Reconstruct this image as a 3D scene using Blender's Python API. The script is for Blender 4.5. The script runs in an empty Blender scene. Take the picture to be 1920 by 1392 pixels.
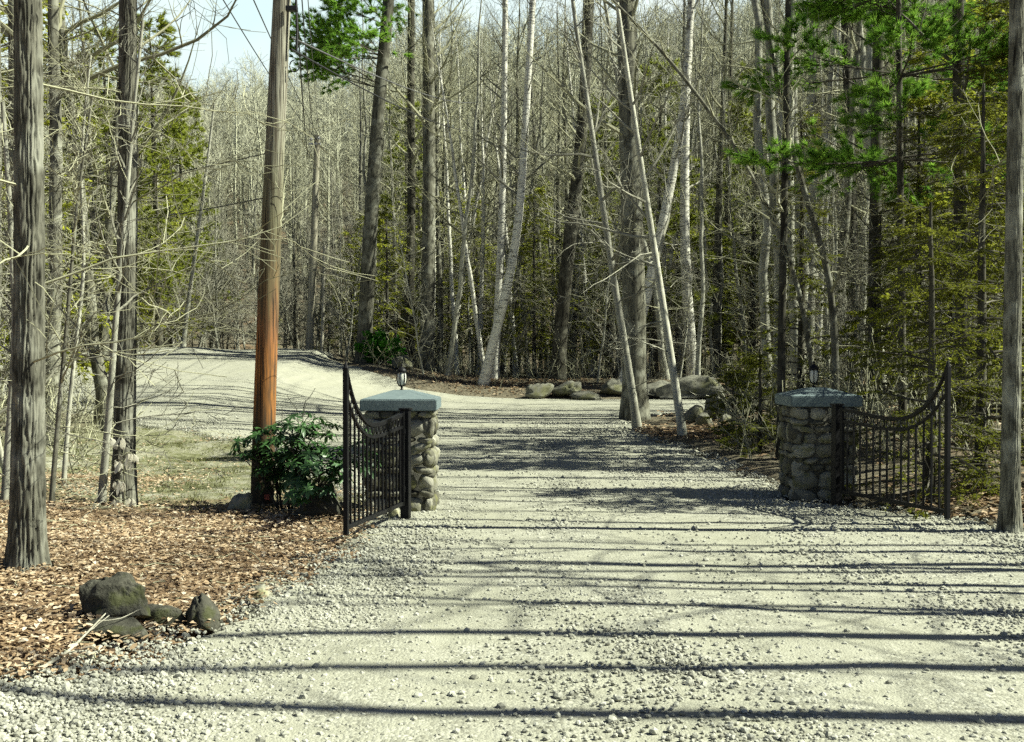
import bpy, math, random
import numpy as np
from mathutils import Vector, noise as mnoise

rng = np.random.default_rng(7)
random.seed(7)
SC = bpy.context.scene
COL = SC.collection

# ------------------------------------------------------------------ camera
W, HPX, F = 1920.0, 1392.0, 2059.0
CAM_Z = 1.6
PITCH = math.atan((665 - 696) / F)          # horizon a little above the middle of the picture
cam_d = bpy.data.cameras.new("camera")
cam = bpy.data.objects.new("camera", cam_d); COL.objects.link(cam)
cam_d.sensor_width = 36.0
cam_d.lens = F / W * 36.0
cam_d.clip_start, cam_d.clip_end = 0.05, 2000
cam.location = (0, 0, CAM_Z)
cam.rotation_euler = (math.radians(90) + PITCH, 0, 0)
SC.camera = cam
CP, SP = math.cos(PITCH), math.sin(PITCH)

def ray(px, py):
    u, v = (px - W / 2) / F, (HPX / 2 - py) / F
    return np.array([u, CP - v * SP, SP + v * CP])

def at(px, py, d):
    """point at depth d (metres along +y) seen at photo pixel px, py"""
    r = ray(px, py)
    return np.array([0, 0, CAM_Z]) + r * (d / r[1])

def gx(px, d):
    return (px - W / 2) / F * d

# ------------------------------------------------------------------ terrain
def S(a, b, t):
    u = np.clip((t - a) / (b - a), 0, 1)
    return u * u * (3 - 2 * u)

def H(x, y):
    x = np.asarray(x, float); y = np.asarray(y, float)
    fx = np.clip(-x / 8.0, 0, 1) ** 2
    t = np.clip((y - 18) / 27.0, 0, 1)
    z = 1.77 * t ** 1.5 * fx
    z = z - 0.5 * S(46, 58, y) * fx
    z = z + 0.62 * S(38.8, 42.0, y) * S(-7.6, -4.6, x)
    z = z + 0.35 * S(3.7, 6.5, x) * S(8, 14, y) * (1 - S(25, 30, y))
    z = z + 0.25 * S(-3.5, -9, x) * (1 - S(14, 20, y))
    z = z + 0.10 * S(-1.9, -3.0, x) * (1 - S(8, 12, y))
    off = S(3.9, 6, np.abs(x - 0.7)) * (1 - 0.8 * S(20, 24, y) * (1 - S(41, 44, y)))
    z = z + off * 0.05 * (np.sin(1.3 * x + 0.7 * y) + np.sin(2.1 * y - 0.9 * x + 1.3) + np.sin(0.45 * x - 0.37 * y))
    ridge = 0.28 * np.clip(y - 72, 0, 150)
    side = 0.10 * np.clip(np.abs(x + 8) - 45, 0, 90)
    z = z + ridge * (1.0 + 0.12 * np.sin(x * 0.021 + 1.2) + 0.22 * S(8, 50, x)) + side
    return z

ROWS = np.array([  # depth, left edge, right edge of the gravel
    (-14, -4.2, 7.5), (2, -3.3, 7.0), (4.5, -2.75, 6.6), (5.2, -2.40, 6.3), (5.75, -2.08, 6.0), (6.8, -1.72, 5.6), (7.95, -1.55, 5.2),
    (9.8, -1.36, 4.75), (11.0, -1.4, 4.0), (12, -1.45, 3.3), (13, -2.0, 3.15), (15, -2.9, 3.1), (18, -4.0, 3.05),
    (20, -5.1, 2.8), (22, -7.0, 2.65), (25, -9.6, 2.75), (28, -12.2, 3.0), (30, -14.5, 4.2), (32, -17, 9), (34, -18.5, 16), (37, -19, 19),
    (38.2, -19, 14), (38.9, -18.7, 2.5), (39.6, -18.5, -3.2), (41, -18, -5.6), (43, -17, -6.8), (45, -16, -7.4), (48, -15.6, -7.8), (54, -19, -10)])

def edges(y):
    return np.interp(y, ROWS[:, 0], ROWS[:, 1]), np.interp(y, ROWS[:, 0], ROWS[:, 2])

def on_road(x, y, m=0.0):
    a, b = edges(y)
    return (y < 54) & (x > a - m) & (x < b + m)

# ------------------------------------------------------------------ mesh helpers
class Buf:
    def __init__(s):
        s.V, s.Q, s.T, s.mq, s.mt, s.n, s.a = [], [], [], [], [], 0, []
    def add(s, V, Q=None, T=None, m=0, a=None):
        V = np.asarray(V, float).reshape(-1, 3)
        if Q is not None and len(Q):
            Q = np.asarray(Q, int).reshape(-1, 4); s.Q.append(Q + s.n); s.mq.append(np.full(len(Q), m))
        if T is not None and len(T):
            T = np.asarray(T, int).reshape(-1, 3); s.T.append(T + s.n); s.mt.append(np.full(len(T), m))
        s.V.append(V); s.n += len(V)
        s.a.append(np.zeros(len(V)) if a is None else np.broadcast_to(np.asarray(a, float), (len(V),)))
    def merged(s):
        V = np.concatenate(s.V) if s.V else np.zeros((0, 3))
        Q = np.concatenate(s.Q) if s.Q else np.zeros((0, 4), int)
        T = np.concatenate(s.T) if s.T else np.zeros((0, 3), int)
        return V, Q, T, (np.concatenate(s.mq) if s.mq else np.zeros(0, int)), (np.concatenate(s.mt) if s.mt else np.zeros(0, int)), np.concatenate(s.a) if s.a else np.zeros(0)
    def mesh(s, name, mats, smooth=True, attr=False):
        V, Q, T, mq, mt, a = s.merged()
        me = bpy.data.meshes.new(name)
        me.vertices.add(len(V)); me.vertices.foreach_set("co", V.astype(np.float32).ravel())
        nl = Q.size + T.size
        me.loops.add(nl)
        me.loops.foreach_set("vertex_index", np.concatenate([Q.ravel(), T.ravel()]).astype(np.int32))
        npoly = len(Q) + len(T)
        me.polygons.add(npoly)
        st = np.concatenate([np.arange(len(Q)) * 4, Q.size + np.arange(len(T)) * 3]).astype(np.int32)
        me.polygons.foreach_set("loop_start", st)
        me.polygons.foreach_set("material_index", np.concatenate([mq, mt]).astype(np.int32))
        me.polygons.foreach_set("use_smooth", np.full(npoly, bool(smooth)))
        for m in (mats if isinstance(mats, (list, tuple)) else [mats]):
            me.materials.append(m)
        if attr:
            at_ = me.attributes.new("tint", 'FLOAT', 'POINT')
            at_.data.foreach_set("value", a.astype(np.float32))
        me.update(calc_edges=True)
        return me

def obj(name, me, parent=None, loc=(0, 0, 0), rot=(0, 0, 0)):
    o = bpy.data.objects.new(name, me); COL.objects.link(o)
    o.location = loc; o.rotation_euler = rot
    if parent is not None: o.parent = parent
    return o

def tag(o, label, cat, group=None):
    o["label"] = label; o["category"] = cat
    if group: o["group"] = group
    return o

def thing(name, label, cat, loc=(0, 0, 0), rotz=0.0, group=None):
    o = bpy.data.objects.new(name, None); COL.objects.link(o)
    o.empty_display_size = 0.2
    o.location = loc; o.rotation_euler = (0, 0, rotz)
    return tag(o, label, cat, group)

def dup(root, loc, rotz, scale, label, group, tilt=(0, 0)):
    r = root.copy(); COL.objects.link(r)
    r.location = loc; r.rotation_euler = (tilt[0], tilt[1], rotz); r.scale = (scale, scale, scale)
    r["label"] = label
    if group: r["group"] = group
    for ch in list(root.children):
        c = ch.copy(); COL.objects.link(c); c.parent = r
    return r

def tubes(P, R, k):
    """P (M,N,3) paths, R (M,N) radii -> verts, quads"""
    P = np.asarray(P, float); R = np.asarray(R, float)
    if P.ndim == 2: P = P[None]; R = R[None]
    M, N, _ = P.shape
    Tn = np.gradient(P, axis=1)
    Tn /= np.linalg.norm(Tn, axis=2, keepdims=True) + 1e-9
    ref = np.where(np.abs(Tn[:, :1, 2:3]) > 0.8, np.array([[[1.0, 0.13, 0.0]]]), np.array([[[0.0, 0.0, 1.0]]]))
    U = np.cross(Tn, np.broadcast_to(ref, Tn.shape)); U /= np.linalg.norm(U, axis=2, keepdims=True) + 1e-9
    Vv = np.cross(Tn, U)
    ang = np.arange(k) * 2 * np.pi / k
    V = P[:, :, None, :] + R[:, :, None, None] * (np.cos(ang)[None, None, :, None] * U[:, :, None, :] + np.sin(ang)[None, None, :, None] * Vv[:, :, None, :])
    idx = np.arange(M * N * k).reshape(M, N, k)
    a = idx[:, :-1, :]; b = idx[:, 1:, :]
    Q = np.stack([a, np.roll(a, -1, 2), np.roll(b, -1, 2), b], -1).reshape(-1, 4)
    return V.reshape(-1, 3), Q

def ico(sub=1):
    import bmesh
    bm = bmesh.new(); bmesh.ops.create_icosphere(bm, subdivisions=sub, radius=1.0)
    V = np.array([v.co[:] for v in bm.verts]); T = np.array([[v.index for v in f.verts] for f in bm.faces])
    bm.free(); return V, T

def box(buf, c, s, rot=0.0, m=0, bev=0.0, a=None):
    """box, its vertical and horizontal edges chamfered by bev"""
    import bmesh
    bm = bmesh.new(); bmesh.ops.create_cube(bm, size=1.0)
    for v in bm.verts: v.co = Vector((v.co.x * s[0], v.co.y * s[1], v.co.z * s[2]))
    if bev > 0: bmesh.ops.bevel(bm, geom=list(bm.edges), offset=bev, segments=2, affect='EDGES', profile=0.6)
    bmesh.ops.triangulate(bm, faces=bm.faces)
    V = np.array([v.co[:] for v in bm.verts]); T = np.array([[v.index for v in f.verts] for f in bm.faces]); bm.free()
    c_, s_ = math.cos(rot), math.sin(rot)
    V = np.stack([V[:, 0] * c_ - V[:, 1] * s_, V[:, 0] * s_ + V[:, 1] * c_, V[:, 2]], 1) + np.asarray(c)
    buf.add(V, T=T, m=m, a=a)

def lathe(buf, prof, k=16, c=(0, 0, 0), m=0):
    prof = np.asarray(prof, float)
    ang = np.arange(k) * 2 * np.pi / k
    V = np.stack([prof[:, None, 0] * np.cos(ang), prof[:, None, 0] * np.sin(ang), np.broadcast_to(prof[:, None, 1], (len(prof), k))], -1)
    idx = np.arange(len(prof) * k).reshape(len(prof), k)
    a, b = idx[:-1], idx[1:]
    Q = np.stack([a, np.roll(a, -1, 1), np.roll(b, -1, 1), b], -1).reshape(-1, 4)
    buf.add(V.reshape(-1, 3) + np.asarray(c), Q, m=m)

def nz(p, s=1.0, off=0.0):
    return mnoise.noise(Vector((p[0] * s + off, p[1] * s + off * 0.7, p[2] * s - off)))

# ------------------------------------------------------------------ materials
class N:
    def __init__(s, name):
        s.m = bpy.data.materials.new(name); s.m.use_nodes = True
        s.t = s.m.node_tree; s.t.nodes.clear()
        s.out = s.t.nodes.new("ShaderNodeOutputMaterial")
    def n(s, typ, **kw):
        nd = s.t.nodes.new(typ)
        ins = kw.pop("ins", {})
        for k, v in kw.items(): setattr(nd, k, v)
        for k, v in ins.items():
            if isinstance(v, bpy.types.NodeSocket): s.t.links.new(v, nd.inputs[k])
            else: nd.inputs[k].default_value = v
        return nd
    def noise(s, vec, scale, detail=4, rough=0.55, dist=0.0):
        return s.n("ShaderNodeTexNoise", ins={"Vector": vec, "Scale": scale, "Detail": detail, "Roughness": rough, "Distortion": dist}).outputs["Fac"]
    def ramp(s, fac, stops, interp='LINEAR'):
        r = s.n("ShaderNodeValToRGB", ins={"Fac": fac}); r.color_ramp.interpolation = interp
        e = r.color_ramp.elements
        while len(e) < len(stops): e.new(0.5)
        for el, (p, c) in zip(e, stops):
            el.position = p; el.color = (c, c, c, 1) if isinstance(c, (int, float)) else (*c, 1)
        return r.outputs["Color"]
    def mix(s, fac, a, b, mode='MIX'):
        x = s.n("ShaderNodeMix", data_type='RGBA', blend_type=mode)
        for i, v in ((0, fac), (6, a), (7, b)):
            if isinstance(v, bpy.types.NodeSocket): s.t.links.new(v, x.inputs[i])
            else: x.inputs[i].default_value = v if i == 0 else (*v, 1) if len(v) == 3 else v
        return x.outputs[2]
    def math(s, op, a, b=0.0, c=None):
        x = s.n("ShaderNodeMath", operation=op)
        for i, v in enumerate((a, b) if c is None else (a, b, c)):
            if isinstance(v, bpy.types.NodeSocket): s.t.links.new(v, x.inputs[i])
            else: x.inputs[i].default_value = v
        return x.outputs[0]
    def coord(s, kind="Object", scale=(1, 1, 1)):
        tc = s.n("ShaderNodeTexCoord").outputs[kind]
        return s.n("ShaderNodeMapping", ins={"Vector": tc, "Scale": scale}).outputs[0]
    def pos(s):
        return s.n("ShaderNodeNewGeometry").outputs["Position"]
    def attr(s, name="tint"):
        return s.n("ShaderNodeAttribute", attribute_name=name).outputs["Fac"]
    def bump(s, h, strength=0.5, dist=0.02):
        return s.n("ShaderNodeBump", ins={"Height": h, "Strength": strength, "Distance": dist}).outputs[0]
    def principled(s, col, rough=0.8, normal=None, metal=0.0, spec=0.3):
        b = s.n("ShaderNodeBsdfPrincipled", ins={"Roughness": rough, "Metallic": metal, "Specular IOR Level": spec})
        if isinstance(col, bpy.types.NodeSocket): s.t.links.new(col, b.inputs["Base Color"])
        else: b.inputs["Base Color"].default_value = (*col, 1)
        if normal is not None: s.t.links.new(normal, b.inputs["Normal"])
        s.t.links.new(b.outputs[0], s.out.inputs[0]); return s.m
    def leaf(s, col, trans=0.4, rough=0.5, gloss=0.08):
        d = s.n("ShaderNodeBsdfDiffuse", ins={"Color": col}); t = s.n("ShaderNodeBsdfTranslucent", ins={"Color": col})
        mx = s.n("ShaderNodeMixShader", ins={0: trans, 1: d.outputs[0], 2: t.outputs[0]}).outputs[0]
        if gloss:
            g = s.n("ShaderNodeBsdfGlossy", ins={"Roughness": rough + 0.1, "Color": (1, 1, 1, 1)})
            mx = s.n("ShaderNodeMixShader", ins={0: gloss, 1: mx, 2: g.outputs[0]}).outputs[0]
        s.t.links.new(mx, s.out.inputs[0]); return s.m

def bark(name, dark, light, sc=14.0, zs=0.16, bs=0.8, patch=None):
    m = N(name)
    v = m.coord("Object", (1, 1, zs))
    a = m.noise(v, sc, 5, 0.65, 0.6)
    b = m.noise(m.coord("Object"), 3.0, 3, 0.5)
    col = m.ramp(a, [(0.32, dark), (0.62, light)])
    if patch:
        col = m.mix(m.ramp(b, [(0.5, 0.0), (0.62, 0.75)]), col, patch)
    rnd = m.n("ShaderNodeObjectInfo").outputs["Random"]
    k = m.math('MULTIPLY_ADD', rnd, 0.5, 0.7)
    kk = m.n("ShaderNodeCombineColor", ins={0: k, 1: k, 2: k}).outputs[0]
    col = m.mix(1.0, col, kk, 'MULTIPLY')
    return m.principled(col, 0.95, m.bump(a, bs, 0.010), spec=0.1)

M = {}
M['bark'] = bark("bark_grey", (0.022, 0.021, 0.016), (0.165, 0.16, 0.122), patch=(0.25, 0.25, 0.20))
M['bark_near'] = bark("bark_furrowed", (0.014, 0.013, 0.010), (0.19, 0.185, 0.145), sc=20, zs=0.14, bs=0.8, patch=(0.33, 0.33, 0.27))
M['bark_dark'] = bark("bark_dark_pine", (0.014, 0.013, 0.010), (0.085, 0.08, 0.06), patch=(0.14, 0.135, 0.105))
M['bark_pale'] = bark("bark_pale_beech", (0.13, 0.128, 0.10), (0.40, 0.395, 0.32), sc=9, zs=0.4, bs=0.2)
M['bark_white'] = bark("bark_smooth_pale", (0.28, 0.275, 0.22), (0.52, 0.51, 0.42), sc=6, zs=0.5, bs=0.1)
def birch_mat():
    m = N("bark_birch")
    a = m.noise(m.coord("Object", (2.2, 2.2, 16)), 2.0, 3, 0.6)
    b = m.noise(m.coord("Object", (1, 1, 0.6)), 2.2, 3, 0.6, 0.4)
    col = m.ramp(a, [(0.36, (0.05, 0.045, 0.035)), (0.45, (0.60, 0.585, 0.50))])
    col = m.mix(m.ramp(b, [(0.60, 0.0), (0.70, 0.85)]), col, (0.10, 0.09, 0.07))
    return m.principled(col, 0.7, m.bump(a, 0.15, 0.004), spec=0.2)
M['birch'] = birch_mat()
def twig_mat(name, a, b):
    m = N(name)
    n_ = m.noise(m.coord("Object"), 0.9, 2)
    rnd = m.n("ShaderNodeObjectInfo").outputs["Random"]
    f = m.math('ADD', m.math('MULTIPLY', n_, 0.9), m.math('MULTIPLY_ADD', rnd, 0.6, -0.25))
    return m.principled(m.mix(f, a, b), 0.85, spec=0.15)
M['twig'] = twig_mat("twig_grey", (0.14, 0.135, 0.085), (0.42, 0.415, 0.28))
M['twig_pale'] = twig_mat("twig_pale", (0.13, 0.125, 0.095), (0.36, 0.35, 0.275))
M['twig_dark'] = twig_mat("twig_dark", (0.05, 0.045, 0.034), (0.15, 0.14, 0.11))
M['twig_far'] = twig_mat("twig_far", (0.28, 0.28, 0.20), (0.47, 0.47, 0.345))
def needle_mat(name, a, b, trans=0.35, gloss=0.0):
    m = N(name)
    n_ = m.noise(m.coord("Object"), 1.6, 3)
    col = m.mix(m.ramp(m.math('MULTIPLY_ADD', m.attr(), 0.5, m.math('MULTIPLY', n_, 0.6)), [(0.25, 0.0), (0.85, 1.0)]), a, b)
    return m.leaf(col, trans, 0.4, gloss)
M['hemlock'] = needle_mat("needles_hemlock", (0.07, 0.09, 0.012), (0.25, 0.265, 0.035), 0.45)
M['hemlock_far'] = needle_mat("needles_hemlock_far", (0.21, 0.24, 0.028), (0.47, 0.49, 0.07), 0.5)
M['pine'] = needle_mat("needles_white_pine", (0.08, 0.21, 0.025), (0.29, 0.47, 0.07), 0.5)
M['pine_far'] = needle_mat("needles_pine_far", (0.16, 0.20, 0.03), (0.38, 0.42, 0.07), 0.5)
M['rhodo'] = needle_mat("leaf_rhododendron", (0.012, 0.04, 0.010), (0.06, 0.16, 0.03), 0.15, 0.06)
M['shrub_green'] = needle_mat("leaf_bright_evergreen", (0.02, 0.10, 0.01), (0.07, 0.22, 0.025))
M['beech_leaf'] = needle_mat("leaf_dry_beech", (0.50, 0.47, 0.36), (0.72, 0.69, 0.58), 0.3, 0.03)
M['grass'] = needle_mat("grass_blades", (0.07, 0.08, 0.022), (0.20, 0.20, 0.08), 0.3, 0.02)

def litter_mat():
    m = N("dry_leaf")
    col = m.ramp(m.attr(), [(0.0, (0.10, 0.062, 0.036)), (0.25, (0.26, 0.175, 0.10)), (0.5, (0.43, 0.31, 0.185)), (0.75, (0.54, 0.42, 0.28)), (1.0, (0.66, 0.56, 0.42))])
    return m.leaf(col, 0.25, 0.5, 0.03)
M['litter'] = litter_mat()

def ground_mat():
    m = N("forest_floor")
    p = m.pos()
    sep = m.n("ShaderNodeSeparateXYZ", ins={"Vector": p})
    n1 = m.noise(p, 0.35, 5, 0.6); n2 = m.noise(p, 9.0, 5, 0.7); n3 = m.noise(p, 45.0, 3, 0.7); n4 = m.noise(p, 1.4, 4, 0.6)
    leafc = m.ramp(m.math('ADD', m.math('MULTIPLY', n2, 0.6), m.math('MULTIPLY', n3, 0.5)), [(0.36, (0.05, 0.034, 0.02)), (0.55, (0.20, 0.135, 0.08)), (0.72, (0.36, 0.26, 0.165))])
    brown = m.ramp(m.math('ADD', m.math('MULTIPLY', n2, 0.5), m.math('MULTIPLY', n3, 0.5)), [(0.36, (0.05, 0.043, 0.028)), (0.66, (0.235, 0.205, 0.145))])
    moss = m.ramp(m.math('ADD', m.math('MULTIPLY', n2, 0.5), m.math('MULTIPLY', n4, 0.5)), [(0.36, (0.05, 0.05, 0.028)), (0.45, (0.15, 0.155, 0.075)), (0.55, (0.24, 0.235, 0.165)), (0.66, (0.36, 0.355, 0.285))])
    # leaf carpet at the front, mossy verge on the left, brown woodland floor elsewhere: a plain map of what lies where
    fr = m.ramp(m.math('ADD', sep.outputs[1], m.math('MULTIPLY_ADD', n4, 3.0, -1.5)), [(0.0, 1.0), (1.0, 0.0)])
    yv = m.n("ShaderNodeMapRange", ins={"Value": m.math('ADD', sep.outputs[1], m.math('MULTIPLY_ADD', n4, 3.0, -1.5)), "From Min": 10.4, "From Max": 12.2, "To Min": 0.0, "To Max": 1.0}).outputs[0]
    y2 = m.n("ShaderNodeMapRange", ins={"Value": m.math('ADD', sep.outputs[1], m.math('MULTIPLY_ADD', n1, 6.0, -3.0)), "From Min": 26, "From Max": 30, "To Min": 1.0, "To Max": 0.0}).outputs[0]
    xv = m.n("ShaderNodeMapRange", ins={"Value": m.math('ADD', sep.outputs[0], m.math('MULTIPLY_ADD', n4, 3.0, -1.5)), "From Min": -10.0, "From Max": -7.5, "To Min": 0.0, "To Max": 1.0}).outputs[0]
    xr = m.n("ShaderNodeMapRange", ins={"Value": sep.outputs[0], "From Min": 0.5, "From Max": 1.5, "To Min": 1.0, "To Max": 0.0}).outputs[0]
    verge = m.math('MULTIPLY', m.math('MULTIPLY', yv, y2), m.math('MULTIPLY', xv, xr))
    front = m.math('MULTIPLY', m.math('SUBTRACT', 1.0, yv), xr)
    patch = m.ramp(n1, [(0.56, 0.0), (0.64, 0.7)])
    col = m.mix(patch, brown, leafc)
    col = m.mix(verge, col, moss)
    col = m.mix(front, col, leafc)
    h = m.math('ADD', n2, m.math('MULTIPLY', n3, 0.6))
    return m.principled(col, 0.95, m.bump(h, 0.8, 0.04), spec=0.1)
M['ground'] = ground_mat()

def gravel_mat():
    m = N("gravel_road")
    p = m.pos()
    vo = m.n("ShaderNodeTexVoronoi", ins={"Vector": p, "Scale": 38.0})
    vo2 = m.n("ShaderNodeTexVoronoi", ins={"Vector": p, "Scale": 90.0})
    big = m.noise(p, 0.8, 4, 0.6); mid = m.noise(p, 5.0, 5, 0.65); fine = m.noise(p, 120, 3, 0.7)
    streak = m.noise(m.n("ShaderNodeMapping", ins={"Vector": p, "Scale": (2.6, 0.22, 1)}).outputs[0], 1.0, 4, 0.6)
    peb = m.n("ShaderNodeSeparateColor", ins={0: vo.outputs["Color"]}).outputs[0]
    dust = m.ramp(m.math('ADD', m.math('MULTIPLY', mid, 0.6), m.math('MULTIPLY', fine, 0.4)), [(0.30, (0.25, 0.245, 0.19)), (0.55, (0.345, 0.34, 0.275)), (0.75, (0.41, 0.405, 0.335))])
    stone = m.ramp(peb, [(0.0, (0.13, 0.127, 0.10)), (0.5, (0.28, 0.277, 0.225)), (1.0, (0.43, 0.425, 0.36))])
    mask = m.ramp(m.math('ADD', m.math('MULTIPLY', streak, 0.6), m.math('MULTIPLY', big, 0.4)), [(0.42, 0.0), (0.58, 0.75)])
    col = m.mix(mask, dust, stone)
    col = m.mix(m.ramp(big, [(0.35, 0.35), (0.6, 0.0)]), col, (0.24, 0.24, 0.175))
    h = m.math('ADD', m.math('MULTIPLY', m.math('SUBTRACT', 1.0, vo.outputs["Distance"]), m.math('MULTIPLY_ADD', mask, 0.9, 0.1)), m.math('ADD', m.math('MULTIPLY', mid, 1.0), m.math('MULTIPLY', vo2.outputs["Distance"], -0.25)))
    return m.principled(col, 0.95, m.bump(h, 0.55, 0.025), spec=0.1)
M['gravel'] = gravel_mat()

def stone_mat(name, stops, sc=6.0, bs=0.5, moss=None, attr=False):
    m = N(name)
    v = m.coord("Object")
    a = m.noise(v, sc, 6, 0.65); b = m.noise(v, sc * 5, 4, 0.7)
    f = m.math('ADD', m.math('MULTIPLY', a, 0.6), m.math('MULTIPLY', b, 0.4))
    if attr: f = m.math('ADD', m.math('MULTIPLY', f, 0.5), m.math('MULTIPLY', m.attr(), 0.55))
    col = m.ramp(f, stops)
    if moss:
        col = m.mix(m.ramp(m.noise(v, sc * 0.7, 4, 0.6), [(0.52, 0.0), (0.62, 0.8)]), col, moss)
    return m.principled(col, 0.9, m.bump(m.math('ADD', a, m.math('MULTIPLY', b, 0.4)), bs, 0.03), spec=0.2)
M['pebble'] = stone_mat("pebbles", [(0.1, (0.13, 0.127, 0.10)), (0.45, (0.31, 0.305, 0.25)), (0.9, (0.47, 0.465, 0.40))], 30, 0.2, attr=True)
M['cobble'] = stone_mat("cobbles", [(0.25, (0.045, 0.042, 0.03)), (0.5, (0.15, 0.145, 0.11)), (0.8, (0.32, 0.31, 0.25))], 9, 0.6, moss=(0.14, 0.14, 0.06), attr=True)
M['mortar'] = stone_mat("mortar", [(0.3, (0.05, 0.048, 0.04)), (0.7, (0.13, 0.125, 0.10))], 18, 0.6)
M['boulder'] = stone_mat("boulder_granite", [(0.3, (0.06, 0.058, 0.045)), (0.7, (0.25, 0.245, 0.195))], 1.9, 0.6, moss=(0.13, 0.13, 0.06))
M['rock_moss'] = stone_mat("rock_mossy", [(0.3, (0.022, 0.021, 0.016)), (0.55, (0.07, 0.068, 0.052)), (0.75, (0.19, 0.185, 0.15))], 8, 0.9, moss=(0.05, 0.055, 0.02))
M['rock_pale'] = stone_mat("rock_pale", [(0.3, (0.16, 0.155, 0.115)), (0.7, (0.36, 0.35, 0.27))], 7, 0.5, moss=(0.25, 0.24, 0.12))
def cap_mat():
    m = N("bluestone_cap")
    v = m.coord("Object")
    a = m.noise(v, 3.0, 6, 0.65); b = m.noise(v, 45, 3, 0.6)
    col = m.ramp(m.math('ADD', m.math('MULTIPLY', a, 0.75), m.math('MULTIPLY', b, 0.25)), [(0.3, (0.075, 0.10, 0.105)), (0.55, (0.135, 0.175, 0.18)), (0.75, (0.22, 0.26, 0.255))])
    return m.principled(col, 0.75, m.bump(b, 0.15, 0.01), spec=0.3)
M['cap'] = cap_mat()
def iron_mat():
    m = N("black_iron")
    a = m.noise(m.coord("Object"), 25, 3)
    return m.principled(m.ramp(a, [(0.3, (0.004, 0.004, 0.005)), (0.7, (0.010, 0.010, 0.011))]), 0.5, m.bump(a, 0.08, 0.005), spec=0.2)
M['iron'] = iron_mat()
def glass_mat():
    m = N("lantern_glass")
    return m.principled((0.6, 0.6, 0.52), 0.25, spec=0.5)
M['glass'] = glass_mat()
def pole_mat():
    m = N("pole_wood")
    v = m.coord("Object"); vs = m.coord("Object", (1, 1, 0.035))
    z = m.n("ShaderNodeSeparateXYZ", ins={"Vector": v}).outputs[2]
    s1 = m.noise(vs, 16, 5, 0.7); s2 = m.noise(vs, 55, 3, 0.6); bl = m.noise(m.coord("Object", (1, 1, 0.25)), 3.5, 4, 0.6)
    zz = m.math('ADD', z, m.math('MULTIPLY_ADD', s1, 2.2, -1.1))
    zz = m.math('ADD', zz, m.math('MULTIPLY_ADD', bl, 0.9, -0.45))
    col = m.ramp(m.math('DIVIDE', zz, 5.0), [(0.08, (0.035, 0.03, 0.022)), (0.18, (0.13, 0.07, 0.032)), (0.25, (0.34, 0.14, 0.035)), (0.35, (0.27, 0.12, 0.05)), (0.46, (0.16, 0.115, 0.058)), (0.62, (0.17, 0.165, 0.10)), (0.85, (0.29, 0.28, 0.22))])  # darkest stops put the shrub's shade at the foot into the wood colour
    col = m.mix(m.ramp(s2, [(0.40, 0.75), (0.56, 0.0)]), col, (0.06, 0.045, 0.03))
    s3 = m.noise(m.coord("Object", (1, 1, 0.02)), 60, 2, 0.5)
    col = m.mix(m.ramp(s3, [(0.36, 0.85), (0.41, 0.0)]), col, (0.02, 0.017, 0.012))
    col = m.mix(m.ramp(bl, [(0.54, 0.0), (0.66, 0.6)]), col, (0.09, 0.075, 0.045))
    return m.principled(col, 0.85, m.bump(m.math('ADD', s1, s2), 0.35, 0.01), spec=0.15)
M['pole'] = pole_mat()
M['polefar'] = bark("pole_wood_far", (0.17, 0.155, 0.115), (0.36, 0.34, 0.26), sc=10, zs=0.05, bs=0.2)
def plain(name, c, r=0.6, metal=0.0):
    m = N(name); a = m.noise(m.coord("Object"), 12, 3)
    return m.principled(m.ramp(a, [(0.3, tuple(x * 0.75 for x in c)), (0.7, c)]), r, metal=metal)
M['cable'] = plain("cable_black", (0.02, 0.02, 0.022))
M['cable_lit'] = plain("cable_sunlit", (0.10, 0.10, 0.10))  # lighter copy of the black cable, sunlit look put into its colour
M['porcelain'] = plain("porcelain", (0.5, 0.5, 0.5), 0.3)
M['tag'] = plain("red_tag", (0.42, 0.10, 0.06))
M['deadwood'] = bark("dead_wood", (0.16, 0.145, 0.11), (0.40, 0.385, 0.31), sc=12, zs=0.3, bs=0.3)

# ------------------------------------------------------------------ the ground and the gravel road
def axis(parts):
    out = [parts[0][0]]
    for a, b, st in parts:
        n = max(1, int(round((b - a) / st)))
        out += list(np.linspace(a, b, n + 1)[1:])
    return np.array(out)
gxs = axis([(-320, -90, 12), (-90, -30, 2.5), (-30, -9, 0.7), (-9, 9, 0.22), (9, 30, 0.7), (30, 90, 2.5), (90, 320, 12)])
gys = axis([(-60, -6, 6), (-6, 3, 0.8), (3, 15, 0.16), (15, 50, 0.4), (50, 110, 2), (110, 400, 8)])
X, Y = np.meshgrid(gxs, gys)
Z = H(X, Y)
rough = 0.025 * (np.sin(X * 5.1 + np.sin(Y * 3.3) * 2) * np.sin(Y * 4.3 + np.sin(X * 2.7) * 2))
inside = on_road(X, Y, 0.25)
Z = Z + np.where(inside, -0.05, rough + 0.012)
b = Buf(); idx = np.arange(X.size).reshape(X.shape)
b.add(np.stack([X, Y, Z], -1).reshape(-1, 3), np.stack([idx[:-1, :-1], idx[:-1, 1:], idx[1:, 1:], idx[1:, :-1]], -1).reshape(-1, 4))
g = obj("ground", b.mesh("ground", M['ground'])); g["kind"] = "structure"

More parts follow.
